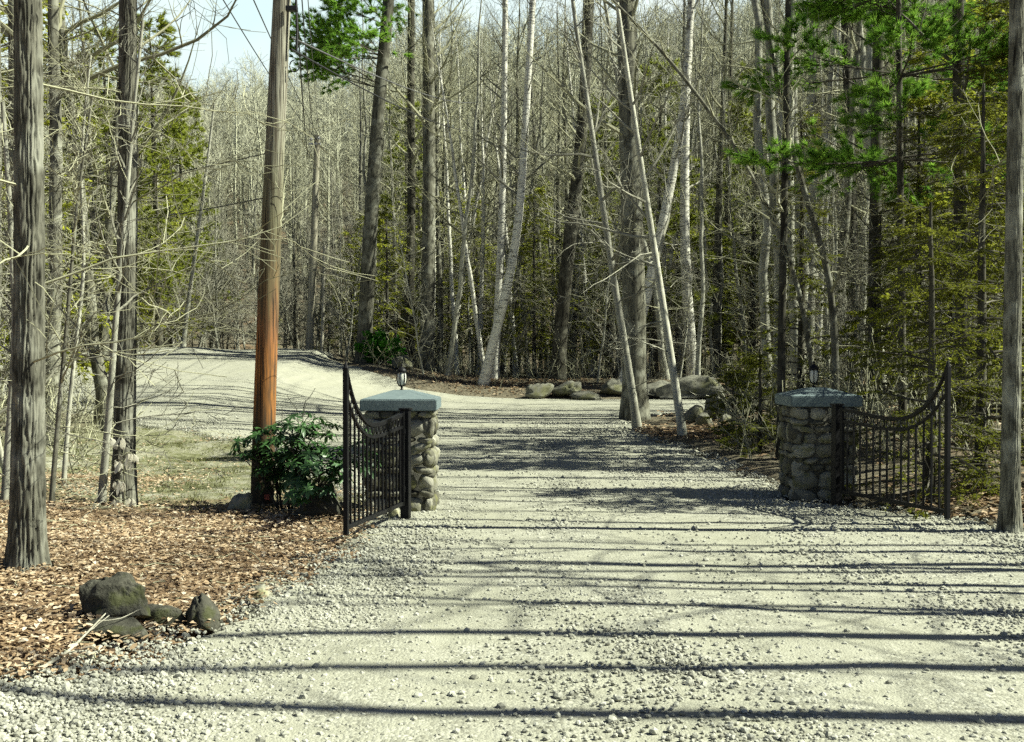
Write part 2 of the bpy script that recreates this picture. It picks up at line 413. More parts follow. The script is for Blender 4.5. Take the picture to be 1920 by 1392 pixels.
ry = axis([(-14, 3, 0.5), (3, 14, 0.09), (14, 54, 0.2)])
wob = lambda y, s: 0.10 * np.sin(y * 2.3 + s) + 0.07 * np.sin(y * 5.7 + 2 * s) + 0.04 * np.sin(y * 13.1 + 3 * s)
el, er = edges(ry)
el = el + wob(ry, 0.4) * (1 + ry / 25); er = er + wob(ry, 2.1) * (1 + ry / 25)
u = np.linspace(0, 1, 121)
RX = el[:, None] + (er - el)[:, None] * u[None]
RY = np.broadcast_to(ry[:, None], RX.shape)
edge = np.minimum(u, 1 - u)[None] * (er - el)[:, None]
RZ = H(RX, RY) + 0.012 - 0.075 * (1 - S(0.0, 0.16, edge)) + 0.006 * (np.sin(RX * 2.3 + 0.4) * np.sin(RY * 0.9)) + 0.0015 * np.sin(RX * 9 + RY * 4)
b = Buf(); idx = np.arange(RX.size).reshape(RX.shape)
b.add(np.stack([RX, RY, RZ], -1).reshape(-1, 3), np.stack([idx[:-1, :-1], idx[:-1, 1:], idx[1:, 1:], idx[1:, :-1]], -1).reshape(-1, 4))
g = obj("gravel_road", b.mesh("gravel_road", M['gravel'])); g["kind"] = "structure"

# loose stones lying on the road
def gravel_stones():
    iv, it = ico(1)
    lib = []
    for s in range(6):
        sc_ = np.array([1.0, rng.uniform(0.7, 1.0), rng.uniform(0.5, 0.8)])
        lib.append(iv * sc_ * rng.uniform(0.78, 1.15, (len(iv), 1)))
    buf = Buf()
    n = 210000
    d = 4.0 + 22 * rng.random(n) ** 1.9
    x = rng.uniform(-1, 1, n) * (d * 0.5 + 0.4)
    a, e = edges(d)
    m = (x > a - 0.22) & (x < e + 0.22)
    x, d, a, e = x[m], d[m], a[m], e[m]
    fromL, fromR = x - a, e - x
    dens = 1.0 - S(0.55, 1.35, fromL) * S(0.9, 2.4, fromR) * 0.93
    tr = 0.13 + 0.8 * (0.5 + 0.5 * np.sin(x * 2.7 + 0.9 * np.sin(d * 0.9))) ** 3 * 0.55
    nz_ = np.sin(x * 3.3 + np.sin(d * 2.1) * 1.7) * np.sin(d * 1.9 + np.sin(x * 1.7) * 2)
    dens = np.clip(np.maximum(dens, tr) * (0.72 + 0.55 * nz_), 0.05, 1)
    m = rng.random(len(x)) < dens
    x, d = x[m], d[m]
    r = np.clip(rng.lognormal(math.log(0.0098), 0.38, len(x)), 0.004, 0.027) * (1 + np.clip(d - 8, 0, 18) * 0.035)
    z = H(x, d) + 0.012
    for i in range(6):
        k = np.arange(len(x)) % 6 == i
        nk = k.sum(); L = lib[i]
        th = rng.uniform(0, 6.283, nk); c, s = np.cos(th), np.sin(th)
        tl = rng.uniform(-0.5, 0.5, nk)
        V = L[None] * r[k][:, None, None]
        V = np.stack([V[..., 0], V[..., 1] * np.cos(tl)[:, None] - V[..., 2] * np.sin(tl)[:, None], V[..., 1] * np.sin(tl)[:, None] + V[..., 2] * np.cos(tl)[:, None]], -1)
        V = np.stack([V[..., 0] * c[:, None] - V[..., 1] * s[:, None], V[..., 0] * s[:, None] + V[..., 1] * c[:, None], V[..., 2]], -1)
        V += np.stack([x[k], d[k], z[k] + r[k] * 0.25], -1)[:, None]
        T = (it[None] + (np.arange(nk) * len(L))[:, None, None]).reshape(-1, 3)
        buf.add(V.reshape(-1, 3), T=T, a=np.repeat(np.clip(rng.normal(0.5, 0.24, nk), 0, 1), len(L)))
    o = obj("gravel", buf.mesh("gravel", M['pebble'], smooth=False, attr=True)); o["kind"] = "stuff"
    o["label"] = "loose pale crushed stone scattered over the drive"
gravel_stones()

# dry leaves
def scatter_leaves(name, label, x, y, size, upright=0.2, colour=(0.5, 0.25)):
    n = len(x)
    L = size * rng.uniform(0.45, 1.5, n); Wd = L * rng.uniform(0.4, 0.62, n)
    prof = np.array([(-0.5, 0.0), (-0.15, 0.5), (0.25, 0.42), (0.5, 0.0), (0.25, -0.42), (-0.15, -0.5)])
    curl = rng.uniform(0.1, 0.9, n)
    V = np.zeros((n, 6, 3)); V[..., 0] = prof[None, :, 0] * L[:, None]; V[..., 1] = prof[None, :, 1] * Wd[:, None]
    V[..., 2] = curl[:, None] * (np.abs(prof[None, :, 1]) * 0.8 * Wd[:, None] + (prof[None, :, 0] ** 2) * 0.8 * L[:, None] * rng.choice([-1, 1], n)[:, None])
    a1 = rng.normal(0, upright, n); a2 = rng.normal(0, upright, n); th = rng.uniform(0, 6.283, n)
    def rx(V, a): c, s = np.cos(a)[:, None], np.sin(a)[:, None]; return np.stack([V[..., 0], V[..., 1] * c - V[..., 2] * s, V[..., 1] * s + V[..., 2] * c], -1)
    def ryy(V, a): c, s = np.cos(a)[:, None], np.sin(a)[:, None]; return np.stack([V[..., 0] * c + V[..., 2] * s, V[..., 1], -V[..., 0] * s + V[..., 2] * c], -1)
    def rz(V, a): c, s = np.cos(a)[:, None], np.sin(a)[:, None]; return np.stack([V[..., 0] * c - V[..., 1] * s, V[..., 0] * s + V[..., 1] * c, V[..., 2]], -1)
    V = rz(ryy(rx(V, a1), a2), th)
    V += np.stack([x, y, H(x, y) + 0.03 + rng.random(n) * 0.035], -1)[:, None]
    base = (np.arange(n) * 6)[:, None]
    Q = np.concatenate([base + np.array([[0, 1, 4, 5]]), base + np.array([[1, 2, 3, 4]])]).reshape(-1, 4)
    b = Buf(); b.add(V.reshape(-1, 3), Q, a=np.repeat(np.clip(rng.normal(colour[0], colour[1], n), 0, 1), 6))
    o = obj(name, b.mesh(name, M['litter'], smooth=False, attr=True)); o["kind"] = "stuff"; o["label"] = label
n = 66000
y = rng.uniform(4.3, 11.6, n); x = rng.uniform(-6.5, -1.2, n); a, e = edges(y)
keep = (rng.random(n) < 0.85 + 0.4 * np.sin(x * 3.1 + np.sin(y * 2.3) * 2) * np.sin(y * 2.7 + np.sin(x * 1.9) * 2)) & (x < a + 0.02 + 0.12 * rng.standard_normal(n)) & (x > -0.56 * y - 0.8) & (rng.random(n) < 1 - 0.75 * S(10.0, 11.2, y + 0.6 * np.sin(x * 3)))
lx, ly = x[keep], y[keep]
n = 4000
x2 = rng.normal(-5.0, 0.55, n); y2 = rng.normal(13.3, 1.1, n)
x3 = rng.uniform(-8.0, -3.2, 2600); y3 = rng.uniform(10.8, 22, 2600)
qq = np.sin(x3 * 2.1 + np.sin(y3)) * np.sin(y3 * 1.3 + x3) + rng.normal(0, 0.3, 2600) > 0.25; x3, y3 = x3[qq], y3[qq]
x4 = rng.normal(-2.3, 0.35, 500); y4 = rng.normal(12.2, 0.5, 500)
scatter_leaves("fallen_leaves", "tan and orange dry leaves carpeting the bank beside the drive", np.r_[lx, x2, x3, x4], np.r_[ly, y2, y3, y4], 0.042, colour=(0.52, 0.30))
n = 5200
cx = np.r_[rng.normal(-0.2, 2.2, 2200), rng.normal(3.6, 0.6, 1600), rng.normal(5.2, 0.7, 700), rng.uniform(3.6, 9, 1600)]
cy = np.r_[rng.normal(41.2, 0.8, 2200), rng.normal(22.0, 0.9, 1600), rng.normal(10.9, 0.7, 700), rng.uniform(11, 30, 1600)]
k = ~on_road(cx, cy, -0.15)
scatter_leaves("leaf_litter", "rust coloured leaf litter along the edge of the wood", cx[k], cy[k], 0.10, colour=(0.36, 0.17))

# short grass and moss tufts on the verge
def grass_tufts():
    n = 2600
    y = 10.8 + 13 * rng.random(n) ** 1.2; x = rng.uniform(-9, -1.6, n)
    a, e = edges(y)
    cl = np.sin(x * 2.3 + np.sin(y * 1.3) * 2) * np.sin(y * 1.9 + np.sin(x * 1.1) * 1.5)
    k = (x < a - 0.05) & (cl + rng.normal(0, 0.35, n) > 0.25)
    x, y = x[k], y[k]
    nb = 9
    X = np.repeat(x, nb) + rng.normal(0, 0.05, len(x) * nb); Y = np.repeat(y, nb) + rng.normal(0, 0.05, len(x) * nb)
    h = rng.uniform(0.02, 0.075, len(X)); th = rng.uniform(0, 6.283, len(X)); ln = rng.uniform(0.02, 0.07, len(X))
    p = np.stack([X, Y, H(X, Y) + 0.012], -1)
    side = np.stack([-np.sin(th), np.cos(th), 0 * th], -1) * 0.006
    tip = p + np.stack([np.cos(th) * ln, np.sin(th) * ln, h], -1)
    V = np.stack([p - side, p + side, tip], 1).reshape(-1, 3)
    b = Buf(); b.add(V, T=np.arange(len(V)).reshape(-1, 3), a=np.repeat(rng.random(len(X)), 3))
    o = obj("grass", b.mesh("grass", M['grass'], smooth=False, attr=True)); o["kind"] = "stuff"; o["label"] = "thin yellow green grass on the mossy verge"
grass_tufts()

# ------------------------------------------------------------------ trees
def unit(v): return v / (np.linalg.norm(v, axis=-1, keepdims=True) + 1e-9)

def grow(r, PP, PR, per, t0, t1, ang, lfun, npt, wander=0.12, trop=(0, 0, 0.05), ratio=0.6, rmin=0.004, flat=0.0, rcap=None, tpow=1.0):
    """children on every parent path; returns paths, radii, parent positions t"""
    Mp, Np, _ = PP.shape
    n = Mp * per
    par = np.repeat(np.arange(Mp), per)
    t = t0 + (t1 - t0) * ((np.tile(np.arange(per), Mp) + r.random(n)) / per) ** tpow
    f = t * (Np - 1); i0 = np.clip(f.astype(int), 0, Np - 2); w = (f - i0)[:, None]
    p0 = PP[par, i0] * (1 - w) + PP[par, i0 + 1] * w
    rr = PR[par, i0] * (1 - w[:, 0]) + PR[par, i0 + 1] * w[:, 0]
    tg = unit(PP[par, i0 + 1] - PP[par, i0])
    rnd = r.normal(size=(n, 3)); rnd[:, 2] *= (1 - flat)
    side = unit(rnd - (rnd * tg).sum(1, keepdims=True) * tg)
    an = np.radians(r.uniform(ang[0], ang[1], n) if not callable(ang) else ang(t, r))[:, None]
    d = tg * np.cos(an) + side * np.sin(an)
    L = lfun(t, r)
    st = (L / (npt - 1))[:, None]
    P = np.zeros((n, npt, 3)); P[:, 0] = p0
    tr = np.asarray(trop, float)
    for i in range(1, npt):
        wn = r.normal(size=(n, 3)); wn[:, 2] *= (1 - 0.5 * flat)
        d = unit(d + wander * wn + tr)
        P[:, i] = P[:, i - 1] + d * st
    rb = np.minimum(rr * ratio, L * 0.016 + 0.003)
    if rcap: rb = np.minimum(rb, rcap)
    s = np.linspace(0, 1, npt)[None]
    R = np.maximum(rb[:, None] * (1 - s) ** 0.8, rmin)
    return P, R, t

def trunk_path(r, Ht, r0, lean=(0, 0), npt=18, wob_=0.02, flare=1.35):
    s = np.linspace(0, 1, npt)
    x = np.cumsum(r.normal(0, wob_, npt)) * Ht / npt * 1.0; y = np.cumsum(r.normal(0, wob_, npt)) * Ht / npt
    x -= x[0]; y -= y[0]
    P = np.stack([x + lean[0] * s * Ht, y + lean[1] * s * Ht, s * Ht - 0.15], -1)
    R = r0 * (1 - s) ** 0.75 * 0.97 + 0.012
    R = R * (1 + (flare - 1) * np.exp(-s * Ht / 0.35))
    return P[None], R[None]

def path_trunk(pts, r0, r1, npt=18, flare=1.35):
    """trunk through given 3-D points"""
    pts = np.asarray(pts, float)
    c = np.r_[0, np.cumsum(np.linalg.norm(np.diff(pts, axis=0), axis=1))]
    s = np.linspace(0, c[-1], npt)
    P = np.stack([np.interp(s, c, pts[:, k]) for k in range(3)], -1)
    for _ in range(2): P[1:-1] = (P[:-2] + 2 * P[1:-1] + P[2:]) / 4
    R = r0 + (r1 - r0) * (s / c[-1])
    R = R * (1 + (flare - 1) * np.exp(-s / 0.35))
    return P[None], R[None]

def bare_crown(r, TP, TR, Ht, crown0=0.35, n1=30, n2=7, n3=4, spread=0.26, low=10, fine=1.0, low0=0.10, hor=False, lowcap=0.022):
    """limbs, branches and twigs of a leafless tree"""
    b = Buf()
    c0 = crown0
    P1, R1, t = grow(r, TP, TR, n1, c0, 0.985, (lambda t, q: 62 - 30 * (t - c0) / (1 - c0) + q.normal(0, 9, len(t))), (lambda t, q: Ht * spread * (1.05 - 0.8 * (t - c0) / (1 - c0)) * q.uniform(0.65, 1.25, len(t))), 8, 0.13, (0, 0, 0.06 if not hor else 0.0), 0.55)
    b.add(*tubes(P1, R1, 5))
    allP = [P1]; allR = [R1]
    if low:
        Pl, Rl, _ = grow(r, TP, TR, low, low0, c0 + 0.1, (65, 100), (lambda t, q: q.uniform(0.7, 2.9, len(t))), 8, 0.16, (0, 0, -0.01), 0.22, 0.003, rcap=lowcap)
        b.add(*tubes(Pl, Rl, 4)); allP.append(Pl); allR.append(Rl)
    P1, R1 = np.concatenate(allP), np.concatenate(allR)
    P2, R2, _ = grow(r, P1, R1, n2, 0.18, 0.98, (28, 62), (lambda t, q: (0.45 + 0.7 * (1 - t)) * q.uniform(0.7, 1.6, len(t)) * Ht / 16), 6, 0.16, (0, 0, 0.05), 0.6, 0.0035 * fine, flat=0.3)
    b.add(*tubes(P2, R2, 3))
    P3, R3, _ = grow(r, P2, R2, n3, 0.2, 1.0, (25, 60), (lambda t, q: q.uniform(0.25, 0.75, len(t)) * Ht / 16), 4, 0.15, (0, 0, 0.06), 0.7, 0.003 * fine, flat=0.2)
    b.add(*tubes(P3, R3, 3))
    return b

def needle_sprays(r, buf, P, R, k, ln, wd, droop=0.0, m=0, flat=True):
    """flat feathery sprays: triangles on both sides of each path"""
    Mn, Np, _ = P.shape
    t = (np.arange(k) + 0.5) / k
    f = t * (Np - 1); i0 = np.clip(f.astype(int), 0, Np - 2); w = (f - i0)[None, :, None]
    p = P[:, i0] * (1 - w) + P[:, i0 + 1] * w
    tg = unit(P[:, i0 + 1] - P[:, i0])
    side = unit(np.cross(tg, np.array([0, 0, 1.0])) + r.normal(0, 0.25, tg.shape))
    out = []
    for sgn in (-1, 1):
        L = ln * r.uniform(0.6, 1.3, (Mn, k, 1)) * (1 - 0.45 * t)[None, :, None]
        d = unit(sgn * side * 0.8 + tg * 0.7 + r.normal(0, 0.18, tg.shape) + np.array([0, 0, -droop]))
        tip = p + d * L
        bw = unit(np.cross(d, r.normal(0, 0.75, tg.shape) + np.array([0, 0, 0.7]))) * wd
        mid = p + d * L * 0.55
        out.append(np.stack([p, mid - bw, tip, mid + bw], 2))
    V = np.concatenate(out, 1).reshape(-1, 3)
    nq = len(V) // 4
    buf.add(V, np.arange(nq * 4).reshape(-1, 4), m=m, a=np.repeat(r.random(nq), 4))

def hemlock_crown(r, TP, TR, Ht, n1=60, n2=11, k=9, ln=0.085, wd=0.014, c0=0.06, spread=0.24, dens=1.0):
    b = Buf()
    P1, R1, t = grow(r, TP, TR, n1, c0, 0.985, (76, 100), (lambda t, q: Ht * spread * (1.08 - t) ** 0.85 * q.uniform(0.55, 1.2, len(t)) + 0.12), 8, 0.07, (0, 0, -0.035), 0.35, 0.004, rcap=0.03)
    b.add(*tubes(P1, R1, 4), m=0)
    P2, R2, _ = grow(r, P1, R1, n2, 0.16, 1.0, (35, 65), (lambda t, q: Ht * spread * 0.42 * (1.1 - t) * q.uniform(0.6, 1.3, len(t)) + 0.06), 5, 0.06, (0, 0, -0.05), 0.5, 0.003, flat=0.85)
    b.add(*tubes(P2, R2, 3), m=0)
    keep = r.random(len(P2)) < dens
    needle_sprays(r, b, P2[keep], R2[keep], k, ln, wd, 0.12, m=1)
    return b

def tufts(r, buf, P, k, ln, wd, m=1, t0=0.35, nt=3):
    """bundles of long needles round the outer part of each twig"""
    Mn, Np, _ = P.shape
    for q in range(nt):
        t = t0 + (1 - t0) * (q + 0.6 * r.random(Mn) + 0.4) / nt
        f = np.clip(t, 0, 1) * (Np - 1); i0 = np.clip(f.astype(int), 0, Np - 2); w = (f - i0)[:, None]
        ii = np.arange(Mn)
        p = P[ii, i0] * (1 - w) + P[ii, i0 + 1] * w
        tg = unit(P[ii, i0 + 1] - P[ii, i0])
        d = unit(tg[:, None] * 1.0 + r.normal(0, 0.45, (Mn, k, 3)) * np.array([1, 1, 0.8]) + np.array([0, 0, 0.12]))
        L = ln * r.uniform(0.7, 1.2, (Mn, k, 1))
        bw = unit(np.cross(d, r.normal(size=d.shape))) * wd
        pp = np.broadcast_to(p[:, None], d.shape)
        V = np.stack([pp - bw, pp + bw, pp + d * L], 2).reshape(-1, 3)
        nq = len(V) // 3
        buf.add(V, T=np.arange(nq * 3).reshape(-1, 3), m=m, a=np.repeat(np.repeat(r.random(Mn), k) * 0.6 + r.random(Mn * k) * 0.4, 3))

def pine_crown(r, TP, TR, Ht, whorls=9, per=5, c0=0.2, spread=0.30, k=16, ln=0.11, wd=0.005, n2=9, only=None, flat=0.6, ang=(72, 96), ctop=0.97):
    b = Buf(); allP = []
    for wv in range(whorls):
        t = c0 + (ctop - c0) * wv / max(1, whorls - 1)
        L = Ht * spread * (1.12 - t) ** 0.8
        P1, R1, _ = grow(r, TP, TR, per, t - 0.006, t + 0.006, ang, (lambda t_, q: L * q.uniform(0.6, 1.2, len(t_))), 8, 0.06, (0, 0, 0.02), 0.4, 0.005, rcap=0.03)
        allP.append((P1, R1))
    P1 = np.concatenate([p for p, _ in allP]); R1 = np.concatenate([q for _, q in allP])
    if only is not None:
        kk = only(P1); P1, R1 = P1[kk], R1[kk]
    b.add(*tubes(P1, R1, 5), m=0)
    P2, R2, _ = grow(r, P1, R1, n2, 0.30, 1.0, (30, 60), (lambda t, q: (0.22 + 0.55 * (1 - t)) * q.uniform(0.7, 1.3, len(t)) * Ht * spread / 2.2), 5, 0.09, (0, 0, 0.03), 0.55, 0.004, flat=flat)
    b.add(*tubes(P2, R2, 3), m=0)
    tufts(r, b, np.concatenate([P2, P1[:, 3:]]) if P1.shape[1] - 3 == P2.shape[1] else P2, k, ln, wd)
    return b

def tree(name, label, cat, base, TP, TR, crown, mats, trunk_mat, sides=10, group=None, rot=0.0, scale=1.0, attr=True, trunk_mesh=None):
    o = thing(name, label, cat, base, rot, group)
    o.scale = (scale,) * 3
    if trunk_mesh is None:
        b = Buf(); b.add(*tubes(TP, TR, sides)); trunk_mesh = b.mesh("trunk", trunk_mat)
    obj("trunk", trunk_mesh, o)
    if crown is not None:
        obj("crown", crown.mesh("crown", mats, smooth=False, attr=attr), o)
    return o

def furrowed(TP, TR, sides=110, rows=300, depth=0.10, zmax=7.0, freq=9):
    """trunk with real bark ridges (near trees)"""
    P, R = TP[0], TR[0]
    c = np.r_[0, np.cumsum(np.linalg.norm(np.diff(P, axis=0), axis=1))]
    s = np.r_[np.linspace(0, min(zmax, c[-1]), rows), np.linspace(min(zmax, c[-1]) + 0.2, c[-1], 12)] if c[-1] > zmax + 0.5 else np.linspace(0, c[-1], rows)
    p = np.stack([np.interp(s, c, P[:, k]) for k in range(3)], -1); rr = np.interp(s, c, R)
    ang = np.arange(sides) * 2 * np.pi / sides
    V = np.zeros((len(s), sides, 3))
    off = random.random() * 100
    for i in range(len(s)):
        for j in range(sides):
            ca, sa = math.cos(ang[j]), math.sin(ang[j])
            q = (ca * 2.2, sa * 2.2, s[i] * 1.1 + off)
            w = mnoise.noise(Vector(q)) * 0.9
            a_ = abs(math.sin(freq * (ang[j] + 0.5 * w) + 1.7 * mnoise.noise(Vector((ca * 3, sa * 3, s[i] * 4 + off)))))
            brk = mnoise.noise(Vector((ca * 7, sa * 7, s[i] * 9 + off)))
            k = 1 + depth * (0.35 - 1.15 * math.exp(-(a_ / 0.30) ** 2)) + depth * 0.5 * brk - depth * 0.6 * math.exp(-((brk + 0.28) / 0.09) ** 2)
            if s[i] < 0.5: k *= 1 + 0.34 * (1 - s[i] / 0.5) ** 2 * (0.5 + 0.8 * math.sin(4 * ang[j] + off))
            V[i, j] = p[i] + rr[i] * k * np.array([ca, sa, 0])
    idx = np.arange(len(s) * sides).reshape(len(s), sides)
    a, b_ = idx[:-1], idx[1:]
    Q = np.stack([a, np.roll(a, -1, 1), np.roll(b_, -1, 1), b_], -1).reshape(-1, 4)
    b = Buf(); b.add(V.reshape(-1, 3), Q)
    return b

def pix_trunk(pts, d, r_px0, r_px1, base_extra=0.2, **kw):
    """trunk from photo pixels at one depth, local to its base; (px,py) from the foot up"""
    w = np.array([at(px, py, d) for px, py in pts])
    base = w[0].copy()
    loc = w - base
    loc = np.vstack([loc[0] - np.array([0, 0, base_extra]), loc])
    P, R = path_trunk(loc, r_px0 / F * d, r_px1 / F * d, **kw)
    return base, P, R


# ------------------------------------------------------------------ named trees one can point at
def near_tree(name, label, pts, d, r0, r1, furrow=None, crown_kw=None, seed=1, mat='bark_near', twig='twig', sides=14, cat="tree", group=None):
    r = np.random.default_rng(seed)
    base, P, R = pix_trunk(pts, d, r0, r1)
    base[2] = H(base[0], base[1])
    Ht = P[0, -1, 2]
    kw = dict(crown0=0.45, n1=16, n2=6, n3=4, low=9, spread=0.2, lowcap=0.010 if d < 20 else 0.018)
    kw.update(crown_kw or {})
    c = bare_crown(r, P, R, Ht, **kw)
    tm = None
    if furrow: tm = furrowed(P, R, **furrow).mesh("trunk", M[mat])
    return tree(name, label, cat, base, P, R, c, M[twig], M[mat], sides=sides, group=group, trunk_mesh=tm)

near_tree("forest_tree", "thick furrowed bare tree rising from the leaf bank behind the mossy rock", [(50, 1070), (52, 900), (55, 600), (55, 300), (52, 0), (48, -2000)], 7.55, 29, 12,
          dict(depth=0.17, freq=9), dict(low=16, low0=0.14, crown0=0.5, n1=14), 11)
near_tree("forest_tree", "dark straight bare tree on the mossy verge with a pale leaved seedling at its foot", [(231, 952), (235, 700), (240, 400), (240, 0), (236, -1500)], 11.4, 20, 9,
          dict(depth=0.09, freq=8, zmax=6), dict(low=18, low0=0.1, n1=14), 12)
near_tree("forest_tree", "straight bare tree with sunlit grey bark at the gravel edge beyond the right gate", [(1893, 998), (1897, 700), (1903, 300), (1908, 0), (1914, -1100)], 9.8, 17, 9,
          dict(depth=0.08, freq=8, zmax=6), dict(low=4, low0=0.3, n1=8, crown0=0.6), 13)
near_tree("sapling", "pale thin sapling leaning beside the dark tree on the verge", [(188, 955), (205, 780), (215, 620), (235, 400), (247, 250), (268, 40)], 11.1, 7.5, 2.5, None,
          dict(crown0=0.25, n1=16, n2=5, n3=3, low=5, spread=0.26, low0=0.2), 14, 'bark_pale', 'twig_pale')
near_tree("oak_tree", "broad grey trunk standing between the two leaning saplings", [(1190, 790), (1190, 600), (1182, 300), (1172, 0), (1165, -500)], 27, 24, 13, None,
          dict(low=20, low0=0.12, n1=22, crown0=0.4, n3=4), 15, 'bark', 'twig', 16)
near_tree("sapling", "smooth pale sapling leaning left in front of the broad grey trunk", [(1197, 803), (1180, 700), (1150, 520), (1125, 350), (1100, 180), (1078, 40), (1060, -120)], 23.6, 8, 3, None,
          dict(crown0=0.3, n1=18, n2=5, n3=4, low=6, spread=0.25), 16, 'bark_white', 'twig_pale')
near_tree("sapling", "smooth pale sapling leaning left just right of the broad grey trunk", [(1283, 823), (1262, 700), (1235, 520), (1205, 330), (1175, 130), (1150, -40), (1130, -160)], 21.0, 8, 3, None,
          dict(crown0=0.3, n1=18, n2=5, n3=4, low=6, spread=0.25), 17, 'bark_white', 'twig_pale')
near_tree("birch_tree", "upright white birch rising behind the long flat boulder", [(1300, 700), (1292, 600), (1283, 450), (1284, 250), (1290, 100), (1300, -80)], 43, 11, 6, None,
          dict(low=10, n1=20), 18, 'birch', 'twig_pale')
near_tree("birch_tree", "white birch leaning right from behind the broad grey trunk", [(1165, 710), (1215, 530), (1245, 390), (1275, 240), (1290, 100), (1298, -60)], 40.5, 11, 6, None,
          dict(low=10, n1=20), 19, 'birch', 'twig_pale')
near_tree("birch_tree", "bent white birch leaning right at the road edge by rusty leaves", [(905, 720), (925, 640), (955, 530), (975, 400), (982, 280), (992, 120), (1002, -60)], 41, 9.5, 5.5, None,
          dict(low=10, n1=20), 20, 'birch', 'twig_pale')
near_tree("birch_tree", "thin upright birch beside the bent birch", [(926, 705), (935, 550), (942, 380), (945, 200), (948, -60)], 42, 8, 5, None, dict(low=8, n1=20), 21, 'birch', 'twig_pale')
near_tree("forest_tree", "straight bare tree with sunlit right flank beyond the left pillar's lantern", [(800, 708), (803, 500), (805, 300), (803, 100), (800, -300)], 44.6, 14, 9, None, dict(low=18, n1=24, low0=0.2), 22, 'bark', 'twig')
near_tree("forest_tree", "dark bare tree with blackened foot behind the road boulders", [(1045, 708), (1055, 560), (1080, 350), (1095, 200), (1110, -100)], 42, 14, 8, None, dict(low=14, n1=22), 23, 'bark_dark', 'twig')
near_tree("forest_tree", "slim dark tree just left of the sunlit straight tree", [(770, 702), (768, 560), (772, 400), (770, 200), (772, -100)], 46, 9, 6, None, dict(low=12, n1=20), 24, 'bark_dark', 'twig')
near_tree("sapling", "thin pale leaning stem beyond the crest of the road", [(342, 660), (355, 560), (370, 450), (388, 320), (402, 200)], 48, 4.5, 2, None, dict(crown0=0.35, n1=16, low=5), 25, 'bark_pale', 'twig_pale')
near_tree("forest_tree", "thin dark stem close left of the right pillar", [(1463, 860), (1466, 600), (1472, 300), (1480, -100)], 16.5, 8, 5, None, dict(low=8, n1=14, low0=0.3), 26, 'bark_dark', 'twig')
near_tree("sapling", "slender stem arching left behind the right pillar's lantern", [(1568, 850), (1566, 650), (1555, 520), (1515, 410), (1470, 240), (1420, -20)], 17.5, 8, 3, None, dict(low=4, n1=14, crown0=0.3), 27, 'bark', 'twig')
near_tree("sapling", "thin stem bowing left high above the right pillar", [(1540, 840), (1500, 560), (1400, 330), (1250, 130), (1120, 0)], 19, 6, 2.5, None, dict(low=3, n1=16, crown0=0.3), 28, 'bark', 'twig')
near_tree("forest_tree", "dark upright trunk deep behind the right gate", [(1640, 800), (1640, 500), (1645, 200), (1650, -200)], 21, 13, 9, None, dict(low=12, n1=14, low0=0.25), 29, 'bark_dark', 'twig_dark')
near_tree("forest_tree", "dark upright trunk among hemlock near the sunlit grey tree", [(1805, 860), (1802, 600), (1797, 200), (1795, -300)], 16.5, 13, 9, None, dict(low=12, n1=12, low0=0.25), 30, 'bark_dark', 'twig_dark')
near_tree("sapling", "thin grey sapling between the two big trees on the verge", [(118, 905), (135, 700), (160, 500), (150, 300), (170, 100)], 12.6, 4.5, 2, None, dict(low=4, n1=14, crown0=0.25), 31, 'bark_pale', 'twig_pale')
near_tree("sapling", "dark thin stem close to the thick furrowed tree", [(95, 960), (112, 760), (130, 560), (145, 380), (175, 180)], 10.6, 5, 2, None, dict(low=4, n1=14, crown0=0.25), 32, 'bark', 'twig')
near_tree("sapling", "pale stem leaning in behind the thick furrowed tree", [(8, 960), (18, 800), (30, 640), (20, 420), (5, 200)], 10.8, 7, 4, None, dict(low=4, n1=10, crown0=0.3), 33, 'bark_pale', 'twig_pale')

# tall white pine at the road edge, its one green plume high on the left
r = np.random.default_rng(40)
base, P, R = pix_trunk([(681, 695), (688, 560), (700, 350), (712, 180), (728, 40), (742, -260)], 43, 15, 9)
base[2] = H(base[0], base[1])
Ht = P[0, -1, 2]
c = pine_crown(r, P, R, Ht, whorls=8, per=9, c0=0.55, spread=0.33, k=44, ln=0.27, wd=0.015, n2=20, only=lambda P1: (P1[:, -1, 0] < P1[:, 0, 0] - 0.2) | (P1[:, 0, 2] > 0.82 * Ht))
t_pine = tree("pine_tree", "tall white pine with pale lower trunk and green plume against the sky", "tree", base, P, R, c, [M['twig_dark'], M['pine']], M['bark'], 14)
# young white pine with bright green tiers, right
r = np.random.default_rng(41)
base, P, R = pix_trunk([(1693, 860), (1690, 600), (1687, 300), (1684, 0), (1682, -200)], 17.0, 8, 4)
base[2] = H(base[0], base[1]); Ht = P[0, -1, 2]
c = pine_crown(r, P, R, Ht, whorls=4, per=9, c0=0.50, ctop=0.93, ang=(84, 94), spread=0.46, k=46, ln=0.17, wd=0.0058, n2=25, flat=0.94)
tree("pine_tree", "young white pine spreading bright green tiers above the right gate", "tree", base, P, R, c, [M['twig_dark'], M['pine']], M['bark_dark'], 10)
